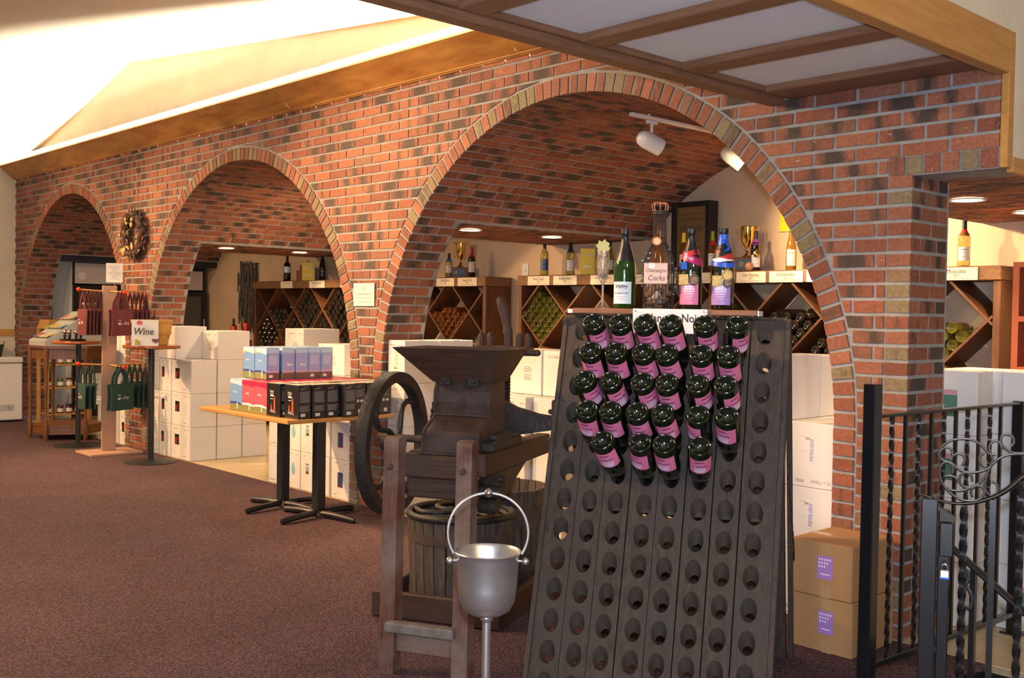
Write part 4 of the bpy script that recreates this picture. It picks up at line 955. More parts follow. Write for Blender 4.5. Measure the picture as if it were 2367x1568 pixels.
# gate in front with a scrolled panel
GZ = math.atan2(0.4147, 0.90996)
t = thing('iron_gate', 'black wrought iron stair gate with curved handrail and scrollwork panel', 'gate', (-1.374, 2.914, 0), GZ)
part('latch_stile', MB().cbox(-0.022, 0.022, -0.02, 0.02, 0.0, 0.893, 0.003), BLACKM, t); part('gate_stile', MB().cbox(0.0245, 0.056, -0.018, 0.018, 0.04, 0.862, 0.003), BLACKM, t)
RL = [(-0.030, 0.902), (0.022, 0.888), (0.052, 0.882), (0.089, 0.883), (0.125, 0.891), (0.172, 0.912), (0.207, 0.939), (0.24, 0.973), (0.30, 1.02), (0.40, 1.06), (0.55, 1.08)]
part('handrail', MB().tube([(p.x, 0, p.y) for p in spl([(a, b, 0) for a, b in RL], 4)], [0.003+0.008*min(1, k/32)**1.5 for k in range(41)], 8), BRONZEM, t, 60)
SC = {'A': [(.056, 1.014), (.055, 1.03), (.043, 1.04), (.029, 1.033), (.02, 1.017), (.027, 1.004), (.039, .999)], 'B': [(.02, 1.019), (.028, 1.041), (.053, 1.06), (.084, 1.066), (.111, 1.063), (.135, 1.046), (.15, 1.028), (.167, 1.027)],
'C': [(.039, .999), (.057, .993), (.074, .978), (.099, .972), (.128, .976), (.151, .989), (.17, 1.011), (.193, 1.026), (.221, 1.032), (.26, 1.035), (.32, 1.06)], 'D': [(.059, 1.017), (.071, 1.024), (.085, 1.019), (.089, 1.005), (.081, .989)], 'E': [(.138, 1.03), (.128, 1.021), (.126, 1.008), (.134, .993), (.146, .992)],
'F': [(.183, 1.041), (.178, 1.059), (.166, 1.066), (.154, 1.057), (.151, 1.041), (.159, 1.016), (.158, 1.0), (.149, .978), (.145, .957), (.142, .933), (.151, .915), (.165, .912), (.176, .927), (.172, .945), (.159, .951)], 'G': [(.207, 1.053), (.213, 1.066), (.207, 1.082), (.194, 1.086), (.181, 1.08), (.18, 1.062), (.19, 1.047), (.212, 1.035), (.25, 1.037)],
'H': [(.057, .966), (.059, .982), (.049, .996), (.034, .995), (.023, .977), (.026, .95), (.036, .929), (.051, .912), (.076, .895), (.108, .891), (.132, .9), (.143, .919), (.136, .932), (.121, .936), (.107, .922), (.111, .902)], 'I': [(.039, .927), (.056, .918), (.083, .919), (.107, .93), (.133, .95), (.149, .978)], 'J': [(.11, .946), (.106, .964), (.091, .971), (.077, .959), (.078, .941), (.088, .931), (.102, .929)], 'K': [(.073, .94), (.067, .953), (.053, .959), (.038, .956)]}
for k, pts in SC.items(): part('scroll', MB().tube([(p.x, 0, p.y) for p in spl([(a, b, 0) for a, b in pts], 4)], 0.0024, 6, ry=0.0042), BRONZEM, t, 60)
def rail_z(x):
    for (a, b), (c, d) in zip(RL, RL[1:]):
        if a <= x <= c: return b+(d-b)*(x-a)/(c-a)
for k, x in enumerate((0.090, 0.164, 0.233, 0.305, 0.38, 0.455)):
    if k % 2 == 0: part('twisted_bar', twist(x, 0, 0.062, rail_z(x)-0.008, 0.016, 96, 9), BLACKM, t, 40)
    else: part('plain_bar', MB().box(x-0.008, x+0.008, -0.008, 0.008, 0.062, rail_z(x)-0.008), BLACKM, t)
part('bottom_rail', MB().cbox(0.0565, 0.535, -0.014, 0.014, 0.042, 0.061, 0.003), BLACKM, t); part('hinge_stile', MB().cbox(0.536, 0.566, -0.018, 0.018, 0.0, 1.06, 0.003), BLACKM, t)
part('latch_cover', MB().prism([(0.026, 0.874), (0.036, 0.868), (0.070, 0.846), (0.070, 0.836), (0.030, 0.836)], -0.045, -0.021, axis=1), BRONZEM, t)
part('lock_box', MB().cbox(0.028, 0.064, -0.042, -0.020, 0.735, 0.832, 0.003), BLACKM, t)
part('bar_scroll', MB().tube(spl([(0.100, -0.012, 0.70), (0.108, -0.012, 0.675), (0.100, -0.012, 0.655), (0.112, -0.012, 0.635), (0.118, -0.012, 0.61), (0.110, -0.012, 0.588), (0.102, -0.012, 0.595)], 4), 0.0035, 6, ry=0.006), BLACKM, t, 60)
t = thing('padlock', 'small steel padlock with a blue band hanging on the gate latch', 'padlock', (-1.3235, 2.9085, 0.688), GZ)
part('body', MB().cbox(-0.012, 0.012, -0.030, -0.020, -0.014, 0.012, 0.002), STEEL, t); part('blue_band', MB().box(-0.0125, 0.0125, -0.0305, -0.0195, -0.013, -0.008), RIBB, t)
part('shackle', MB().tube([(0.0075*math.cos(a), -0.025, 0.012+0.016*math.sin(a)*1.1) for a in [PI*k/12 for k in range(13)]], 0.0025, 8), CHROME, t, 60)
t = thing('stair_handrail', 'black sloping stair handrail going down behind the iron gate', 'handrail', (-1.390, 3.12, 0), 0)
part('rail', MB().tube([(-0.01, 0, 0.716), (0.2, 0.0, 0.570), (0.42, 0.0, 0.417)], 0.017, 10, ry=0.010), BLACKM, t, 50)
part('support', MB().box(0.05, 0.066, -0.008, 0.008, -1.05, 0.67), BLACKM, t); part('support', MB().box(0.40, 0.416, -0.008, 0.008, -1.35, 0.425), BLACKM, t)

# ------------------------------------------------------------------ diamond wine bins along the back wall
ZS = 1.735; YF = 6.40
def seg_clip(x0, z0, x1, z1, X0, X1, Z0, Z1):
    t0, t1 = 0.0, 1.0; dx, dz = x1-x0, z1-z0
    for p, q in ((-dx, x0-X0), (dx, X1-x0), (-dz, z0-Z0), (dz, Z1-z0)):
        if abs(p) < 1e-12: continue
        r = q/p
        if p < 0: t0 = max(t0, r)
        else: t1 = min(t1, r)
    return None if t0 >= t1 else (x0+dx*t0, z0+dz*t0, x0+dx*t1, z0+dz*t1)
def wine_bin(label, X0, X1, cross, per, zc=1.405):
    cx = (X0+X1)/2; t = thing('wine_bin', label, 'wine bin', (cx, YF, 0)); a, b = X0-cx, X1-cx
    part('top_board', MB().cbox(a, b, 0.0, 0.335, ZS-0.088, ZS, 0.005), BINTOP, t)
    for x in (a, b-0.05): part('side_panel', MB().cbox(x+0.002, x+0.048, 0.012, 0.330, 0.0, ZS-0.089, 0.003), RACKB, t)
    part('bottom_board', MB().box(a+0.05, b-0.05, 0.015, 0.33, 0.08, 0.11), RACKB, t)
    h = per/2; lo, hi = 0.112, ZS-0.090
    n = int((X1-X0)/per)+6
    for k in range(-n, n):
        xc = cross-cx+per*k
        for sg in (1, -1):
            c = seg_clip(xc-sg*3*h, zc-3*h, xc+sg*3*h, zc+3*h, a+0.05, b-0.05, zc-2*h, hi)
            if not c or math.hypot(c[2]-c[0], c[3]-c[1]) < 0.05: continue
            x0, z0, x1, z1 = c; L = math.hypot(x1-x0, z1-z0); ux, uz = (x1-x0)/L, (z1-z0)/L; w = 0.008
            y0 = 0.016 if sg > 0 else 0.0155; nx, nz = -uz*w, ux*w
            part('diagonal_board', MB().prism([(x0-nx, z0-nz), (x1-nx, z1-nz), (x1+nx, z1+nz), (x0+nx, z0+nz)], y0, 0.322, axis=1), RACKB, t)
    return t
wine_bin('dark wooden diamond wine bin behind the middle arch', -11.58, -9.20, -11.275, 0.612)
wine_bin('dark wooden diamond wine bin with amber bottles behind the left side of the near arch', -9.19, -7.28, -7.528, 0.612)
wine_bin('dark wooden diamond wine bin with yellow green bottles behind the near arch', -6.85, -4.715, -6.271, 0.560)
wine_bin('dark wooden diamond wine bin from the riddling rack top to the right bay', -4.705, -2.62, -4.376, 0.560)
# lying bottles: bases to the room
def lying_mesh(glass, foil):
    p = prof_wine(0.29, 0.0365*foil); m = MB().at((0, 0, 0), Matrix.Rotation(-PI/2, 4, 'X')).lathe(p, 14)
    return m.mesh('wine_bottle', glass, 50)
LY = {}
def fill(cx, zc, per, n, glass, label, group, order='low', clipx=(-99, 99), pitch=0.0755, ztop=1.62):
    key = (glass.name, pitch)
    if key not in LY: LY[key] = lying_mesh(glass, pitch/0.0755)
    h = per/2; q = pitch*0.7071; cells = []
    for i in range(9):
        for j in range(9):
            x = cx+(i-j)*q; z = zc-h+0.0095*1.414+pitch*0.51*1.414+(i+j)*q
            if abs(x-cx)+abs(z-zc) < h-0.009*1.414-pitch*0.495*1.414 and clipx[0] < x < clipx[1] and z < ztop: cells.append((z, abs(x-cx), x))
    cells.sort(key=lambda c: (round(c[0], 3), c[1]))
    for z, _, x in cells[:n]:
        o = bpy.data.objects.new('wine_bottle', LY[key]); link(o); o.location = (x, YF+0.03+rnd.uniform(-0.012, 0.012), z); o.rotation_euler = (0, rnd.uniform(0, 6), 0)
        tag(o, label, 'bottle', group)
for k in range(4):
    cx = -11.275+0.306+0.612*k
    fill(cx, 1.405, 0.612, (14, 30, 26, 30)[k], GLASSK, 'dark wine bottle lying in the %s upper diamond of the middle arch bin' % ORD[k], 'dark bottles in the %s upper diamond' % ORD[k], clipx=(-11.5, -9.29))
for k in range(4): fill(-11.275+0.612*k, 1.099, 0.612, 25, GLASSK, 'dark wine bottle lying in the %s lower diamond of the middle arch bin' % ORD[k], 'dark bottles in the %s lower diamond' % ORD[k], clipx=(-11.49, -9.29))
fill(-7.834, 1.405, 0.612, 24, GLASSA, 'amber wine bottle lying in the bin left of the near arch', 'amber bottles in the diamond bin', pitch=0.062)
fill(-6.551, 1.405, 0.56, 34, GLASSO, 'yellow green bottle lying in the full diamond bin left of the riddling rack', 'yellow green bottles in the diamond bin', pitch=0.060)
fill(-5.431, 1.405, 0.56, 10, GLASSO, 'olive wine bottle lying in the bin behind the riddling rack display', 'olive bottles behind the display')
fill(-4.656+0.0, 1.405, 0.56, 8, GLASSO, 'olive wine bottle lying in the bin behind the medal bottles', 'olive bottles behind the medals', clipx=(-4.62, -4.0))
fill(-4.096, 1.405, 0.56, 13, GLASSK, 'dark wine bottle lying in the bin right of the riddling rack', 'dark bottles right of the riddling rack')
fill(-3.816, 1.125, 0.56, 22, GLASSK, 'dark wine bottle lying low in the bin right of the riddling rack', 'dark bottles low in the right bin')
fill(-4.376, 1.125, 0.56, 22, GLASSK, 'dark wine bottle lying low in the bin right of the riddling rack', 'dark bottles low in the right bin')
fill(-2.976, 1.405, 0.56, 9, GLASSO, 'olive wine bottle lying in the bin of the right bay', 'olive bottles in the right bay')
# a few crossways bottles with white labels on top of the dark pile
for i, (x, z, a) in enumerate(((-4.18, 1.425, 0.5), (-4.02, 1.375, 0.4), (-3.93, 1.43, 0.45))):
    t = thing('wine_bottle', ['dark bottle with white label lying slanted on top of the pile by the riddling rack', 'second slanted dark bottle with white label on the pile by the riddling rack', 'third slanted dark bottle with white label nearest the brick ring'][i], 'bottle', (x, YF+0.05, z))
    t.rotation_euler = (-PI/2, a*0.5, -a)
    part('bottle_body', MB().lathe(PW, 18), GLASSK, t, 50); part('bottle_label', patch(0.0381, 0.07, 0.14, -1.2+PI/2, 1.2+PI/2), PAPER, t, 60)
# price cards on the front edges of the bins
SG = [(-10.92, -10.659, '', ''), (-10.295, -9.982, '', ''), (-9.664, -9.374, '', ''), (-7.993, -7.723, 'Ice Wine', '$20'), (-7.672, -7.396, 'Classic Port', '$20'), (-6.707, -6.437, 'Pinot Grigio', '$12'), (-6.389, -6.112, 'Sauvignon Blanc', '$14'), (-5.953, -5.681, '', ''), (-5.634, -5.385, '', ''), (-5.319, -5.062, '', ''), (-5.02, -4.737, 'Vino', '$12'), (-4.69, -4.544, '', ''), (-4.506, -4.256, 'Dry Riesling', '$14'), (-4.227, -3.956, 'Edelzwicker', '$12'), (-3.929, -3.706, '', ''), (-3.02, -2.756, 'Moscato', '$14')]
for i, (x0, x1, nm, pr) in enumerate(SG):
    w = x1-x0
    lb = ('cream price card reading %s on the bin top edge' % nm) if nm else 'small cream price card on the bin top edge, %s from the left' % ORD[i] if i < 13 else 'cream price card at the brick ring right of the Edelzwicker card'
    t = thing('price_card', lb, 'price card', ((x0+x1)/2, YF-0.0035, ZS-0.086), 0, 'price cards on the bin edges')
    part('card', MB().box(-w/2, w/2, -0.0015, 0.0015, 0.0, 0.078), CREAMP, t)
    if nm:
        text(nm, min(0.036, 0.40/len(nm)), INK, t, (0, -0.002, 0.054), FACE_FRONT, sx=0.85 if len(nm) > 9 else 1); text(pr, 0.019, INK, t, (0, -0.002, 0.030), FACE_FRONT)
    p = MB().box(-w*0.38, w*0.38, -0.0022, -0.0017, 0.012, 0.015)
    if not nm: p.box(-w*0.3, w*0.3, -0.0022, -0.0017, 0.048, 0.056)
    part('fine_print', p, INKG, t)
    part('pin', MB().sph((-w/2+0.012, -0.003, 0.012), 0.003, 6, 4).sph((w/2-0.012, -0.003, 0.066), 0.003, 6, 4), STEEL, t)
# bottles and prizes standing on the bins
zs = ZS+0.0008
bottle('wine_bottle', 'white wine bottle with blue ribbon in front of the trophy on the left bin', (-7.957, 6.52, zs), prof_wine(0.24, 0.036), GLASSY, FOILK, 0.76, CREAMP, (0.05, 0.12), rib=RIBB)
bottle('wine_bottle', 'dark port bottle with red capsule beside the left trophy', (-7.651, 6.55, zs), prof_wine(0.285, 0.037), GLASSK, FOILR, 0.70, CREAMP, (0.05, 0.15), rib=RIBR)
bottle('wine_bottle', 'pale wine bottle with dark blue label left of the yellow card', (-6.659, 6.55, zs), prof_wine(0.30, 0.037), GLASSY, FOILK, 0.80, flat('blue_label', (0.02, 0.07, 0.22), 0.4), (0.05, 0.15))
bottle('wine_bottle', 'yellow wine bottle with navy ribbon beside the yellow card', (-6.338, 6.55, zs), prof_wine(0.295, 0.037), GLASSY, FOILK, 0.78, PAPER, (0.04, 0.13), rib=flat('navy_ribbon', (0.01, 0.03, 0.10), 0.4))
bottle('wine_bottle', 'tall olive hock bottle behind the champagne flute', (-5.887, 6.55, zs), prof_hock(0.315), GLASSO, FOILK, 0.78, PAPER, (0.04, 0.12))
bottle('wine_bottle', 'dark hock bottle with yellow capsule behind the pink label medal bottle', (-5.089, 6.52, zs), prof_hock(0.31), GLASSA, YELLOWC, 0.76, PAPER, (0.05, 0.14))
bottle('wine_bottle', 'dark bottle with green capsule behind the purple label medal bottle', (-4.815, 6.52, zs), prof_hock(0.31), GLASSA, flat('green_foil', (0.25, 0.32, 0.02), 0.35, 0.3), 0.76, PAPER, (0.05, 0.14), rib=RIBR)
t = bottle('wine_bottle', 'dark wine bottle with purple ribbon and medals beside the gold cup', (-4.435, 6.53, zs), prof_wine(0.295, 0.037), GLASSK, FOILK, 0.78, PAPER, (0.03, 0.12), rib=RIBP)
medal(t, 'gold_medal', (0.040, 0.005, 0.125), 0.024, GOLD); medal(t, 'copper_medal', (0.042, -0.045, 0.035), 0.030, COPPER)
bottle('wine_bottle', 'amber hock bottle with white label above the Edelzwicker card', (-4.151, 6.55, zs), prof_hock(0.335), GLASSH, None, 0.8, PAPER, (0.035, 0.15))
bottle('wine_bottle', 'pale wine bottle with red neck ribbon above the Moscato card', (-2.913, 6.55, zs), prof_wine(0.295, 0.038), GLASSY, FOILK, 0.80, PAPER, (0.04, 0.125), rib=RIBR)
bottle('wine_bottle', 'dark bottle with red and white label behind the middle arch', (-10.953, 6.50, zs), prof_wine(0.30, 0.042), GLASSK, FOILK, 0.82, RIBW, (0.10, 0.17), rib=RIBR)
bottle('wine_bottle', 'dark red wine bottle right of the yellow box behind the middle arch', (-10.267, 6.55, zs), prof_hock(0.31, 0.040), GLASSK, FOILK, 0.85, FOILK, (0.05, 0.12))
def cup(label, x, y, z, h, base):
    t = thing('trophy', label, 'trophy', (x, y, z), math.atan2(-y, -x))
    part('base', MB().cbox(-0.045, 0.045, -base/2, base/2, 0, 0.105, 0.003), RACKT, t); part('plaque', MB().box(0.0455, 0.047, -base*0.36, base*0.2, 0.02, 0.09), FOILK, t)
    part('plaque_print', MB().at((0.0472, -base*0.2, 0.055), Matrix.Rotation(PI/2, 4, 'Y')).lathe([(0.0002, 0.0004), (0.02, 0.0004)], 16).at().box(0.0472, 0.0476, 0.0, base*0.16, 0.05, 0.054).box(0.0472, 0.0476, 0.0, base*0.16, 0.065, 0.069), BRASS, t)
    part('cup', MB().at((0, 0, 0.106)).lathe([(0.0002, 0), (0.038, 0.0), (0.036, 0.008), (0.015, 0.022), (0.010, 0.035), (0.014, 0.045), (0.009, 0.055), (0.012, 0.07), (0.034, 0.10), (0.047, 0.14), (0.052, h), (0.056, h+0.004), (0.052, h+0.004), (0.044, 0.14), (0.0002, 0.08)], 24), GOLD, t, 40)
    for s in (-1, 1): part('handle', MB().tube(spl([(0, s*0.052, 0.106+h-0.01), (0, s*0.075, 0.106+h+0.01), (0, s*0.074, 0.106+h-0.04), (0, s*0.058, 0.106+0.11), (0, s*0.030, 0.106+0.075)], 5), 0.004, 8), GOLD, t, 60)
cup('gold cup trophy on wooden base beside the purple ribbon bottle', -4.53, 6.56, zs, 0.225, 0.21)
cup('gold cup trophy on wooden base at the left end behind the near arch', -7.90, 6.62, zs, 0.235, 0.22)
t = thing('prize_plaque', 'dark wooden plaque block behind the dark bottle of the middle arch', 'plaque', (-10.72, 6.60, zs)); part('block', MB().cbox(-0.13, 0.13, -0.04, 0.04, 0, 0.125, 0.003), RACKT, t); part('upper_block', MB().cbox(-0.07, 0.07, -0.035, 0.035, 0.1255, 0.19, 0.003), RACKT, t)
for nm, lb, x, w, h in (('yellow_box', 'upright yellow gift box on the bin behind the near arch', -6.134, 0.125, 0.225), ('yellow_box', 'upright yellow gift box on the bin behind the middle arch', -10.561, 0.145, 0.215)):
    t = thing(nm, lb, 'box', (x, 6.55, zs), math.atan2(-6.5, -x)+PI/2); part('box_body', MB().cbox(-w/2, w/2, -0.03, 0.03, 0, h, 0.002), YELLOWC, t); part('box_print', MB().box(-w*0.3, w*0.3, -0.0312, -0.0305, h*0.72, h*0.76).box(-w*0.24, w*0.24, -0.0312, -0.0305, h*0.3, h*0.34), TAPE, t)
t = thing('switch_plate', 'white switch plate on the back wall between the bins', 'switch', (-7.11, YB-0.004, 1.80)); part('plate', MB().cbox(-0.04, 0.04, -0.003, 0.003, -0.065, 0.065, 0.001), PAPER, t); part('toggle', MB().box(-0.006, 0.006, -0.012, -0.0035, -0.012, 0.012), PAPER, t)
# framed lettering leaning on the wall
t = thing('framed_print', 'black box framed brown print with lettering leaning above the wine bins', 'picture', (-5.095, 6.655, zs), 0)
fr = MB()
for (x0, x1, z0, z1) in ((-0.185, -0.145, 0, 0.56), (0.145, 0.185, 0, 0.56), (-0.1449, 0.1449, 0, 0.04), (-0.1449, 0.1449, 0.52, 0.56)): fr.cbox(x0, x1, -0.055, 0.055, z0, z1, 0.002)
part('frame', fr, FOILK, t); part('print', MB().box(-0.1449, 0.1449, -0.034, -0.030, 0.0405, 0.5195), flat('brown_print', (0.17, 0.105, 0.035), 0.5), t)
for s, z, h, w in (('FOR DRINKING', 0.42, 0.034, 1), ('FRIEND', 0.345, 0.066, 1), ('FIRST', 0.255, 0.058, 1), ('WINE', 0.175, 0.072, 1.1), ('SOON', 0.095, 0.062, 1)): text(s, h, INK, t, (0.0, -0.035, z), FACE_FRONT)
part('print_border', MB().box(-0.115, 0.115, -0.0352, -0.0345, 0.462, 0.466).box(-0.115, 0.115, -0.0352, -0.0345, 0.055, 0.058), INK, t)
t = thing('framed_card', 'small yellow card pinned high on the wall at the brick ring', 'card', (-4.325, YB-0.006, 2.04)); part('card', MB().box(-0.05, 0.05, -0.003, 0.003, 0, 0.125), YELLOWC, t); part('card_edge', MB().box(-0.054, 0.054, -0.0026, 0.0026, -0.006, 0.0), BRASS, t)
# twig hanging on the back wall
t = thing('twig_hanging', 'tall hanging of grey twigs on the wall left of the middle bin', 'wall hanging', (-12.29, YB-0.05, 2.0))
tw = MB()
for k in range(150):
    x = rnd.uniform(-0.235, 0.235); ln = rnd.uniform(0.12, 0.42); zt = rnd.uniform(-0.75, 0.0)+rnd.uniform(0, 0.1); k_ = 0.235*(1.0 if zt > -0.38 else max(0.15, 1+1.5*(zt+0.38)))
    if abs(x-0.03) > k_: continue
    zb = max(zt-ln, -0.90); y = rnd.uniform(-0.035, 0.03); tw.cyl((x, y, min(zt, 0.02)), (x+rnd.uniform(-.015, .015), y, zb), rnd.uniform(0.005, 0.011), seg=5)
part('twigs', tw, flat('grey_twig', (0.10, 0.078, 0.062), 0.8, var=0.4, vscale=12), t, kind='stuff'); part('hanging_bar', MB().cyl((-0.24, 0.035, -0.02), (0.24, 0.035, -0.02), 0.008, seg=8), CASTI, t)
# festive bottles at the left end of the middle bin
for i, (x, y, z) in enumerate(((-11.72, 6.22, 0.98), (-11.64, 6.34, 1.02))):
    t = thing('festive_bottle', ['green bottle with red festive wrap at the left end of the middle bin', 'second green festive bottle nearest the middle bin side'][i], 'bottle', (x, y, z), math.atan2(-y, -x))
    part('bottle_body', MB().lathe(PW, 18), GLASSG, t, 50); part('red_wrap', MB().lathe([(0.0385, 0.11), (0.040, 0.2), (0.032, 0.215)], 14), FOILR, t, 60); part('gold_band', MB().lathe([(0.0385, 0.05), (0.0385, 0.065)], 14), GOLD, t, 60)
t = thing('display_plinth', 'dark plinth under the festive bottles', 'plinth', (-11.70, 6.28, 0)); part('column', MB().cbox(-0.11, 0.11, -0.12, 0.12, 0, 0.975, 0.003), RACKB, t); part('cap', MB().cbox(0.0, 0.11, 0.0, 0.12, 0.976, 1.018, 0.003), RACKB, t)
# ------------------------------------------------------------------ recessed downlights and track lights
def downlight(label, x, y):
    t = thing('downlight', label, 'ceiling light', (x, y, ZF-0.0075), 0)
    part('trim_ring', MB().lathe([(0.074, 0.004), (0.090, 0.003), (0.092, 0.0), (0.088, -0.003), (0.074, -0.001), (0.074, 0.004)], 28), WHITEP, t, 40)
    part('lens', MB().lathe([(0.0002, 0.0), (0.0735, 0.0)], 28), LAMPON, t)
    lamp('downlight_lamp', 'SPOT', (x, y, ZF-0.02), 62, WARM, (x, y, 0), 0.06, cone=125, blend=0.8)
downlight('lit downlight near the left side of the near vault', -5.97, 5.09); downlight('lit downlight deeper in the strip left of the near vault', -5.97, 5.95)
downlight('lit downlight in the strip behind the middle arch, front one', -9.855, 5.14); downlight('lit downlight in the strip behind the middle arch, rear one', -9.855, 6.0)
downlight('lit downlight in the brick ceiling right of the end pillar', -2.36, 5.33); downlight('lit downlight at the edge of the frame in the right bay', -2.36, 6.13)
t = thing('track_rail', 'white track rail under the crown of the near vault', 'track light', (-4.25, 5.52, 2.62), 0); part('rail', MB().cbox(-0.018, 0.018, -0.62, 0.62, 0, 0.022, 0.003), WHITEP, t)
for y in (-0.45, 0.45): part('rail_clip', MB().cyl((0, y, 0.0225), (0, y, 0.034), 0.01, seg=8), WHITEP, t)
def track_head(label, y, power, tgt):
    o = Vector((-4.25, y, 2.618)); t = thing('track_spotlight', label, 'track light', o, 0)
    part('adapter', MB().cbox(-0.014, 0.014, -0.045, 0.045, -0.022, 0.0, 0.003), WHITEP, t); part('stem', MB().cyl((0, 0, -0.023), (0, 0, -0.085), 0.009, seg=10), WHITEP, t, 40)
    d = (Vector(tgt)-o).normalized(); q = d.to_track_quat('Z', 'Y').to_matrix().to_4x4(); c = Vector((0, 0, -0.138))-d*0.06
    m = MB(); m.M = Matrix.Translation(c) @ q; m.lathe([(0.0002, -0.045), (0.025, -0.040), (0.044, -0.022), (0.053, 0.005), (0.055, 0.03), (0.055, 0.130), (0.051, 0.130), (0.049, 0.06), (0.0002, 0.05)], 26); part('housing', m, WHITEP, t, 50)
    m = MB(); m.M = Matrix.Translation(c) @ q; m.lathe([(0.0002, 0.110), (0.0485, 0.110)], 22); part('lamp_face', m, flat('lit_lamp', (1, .9, .7), .5, emit=(1, 0.85, 0.55), estr=14), t)
    p = o+c+d*0.135; lamp('track_lamp', 'SPOT', p, power, WARM, tgt, 0.04, cone=70, blend=0.6)
track_head('white track spotlight hanging in front in the near vault', 5.10, 110, (-3.55, 6.7, 1.9)); track_head('second track spotlight further back at the brick ring', 5.98, 150, (-3.3, 6.75, 1.7))
# wide warm spot inside the middle vault, without a fixture
lamp('vault_lamp', 'SPOT', (-8.1, 5.5, 2.5), 60, WARM, (-8.9, 5.2, 1.0), 0.05, cone=150, blend=0.8)

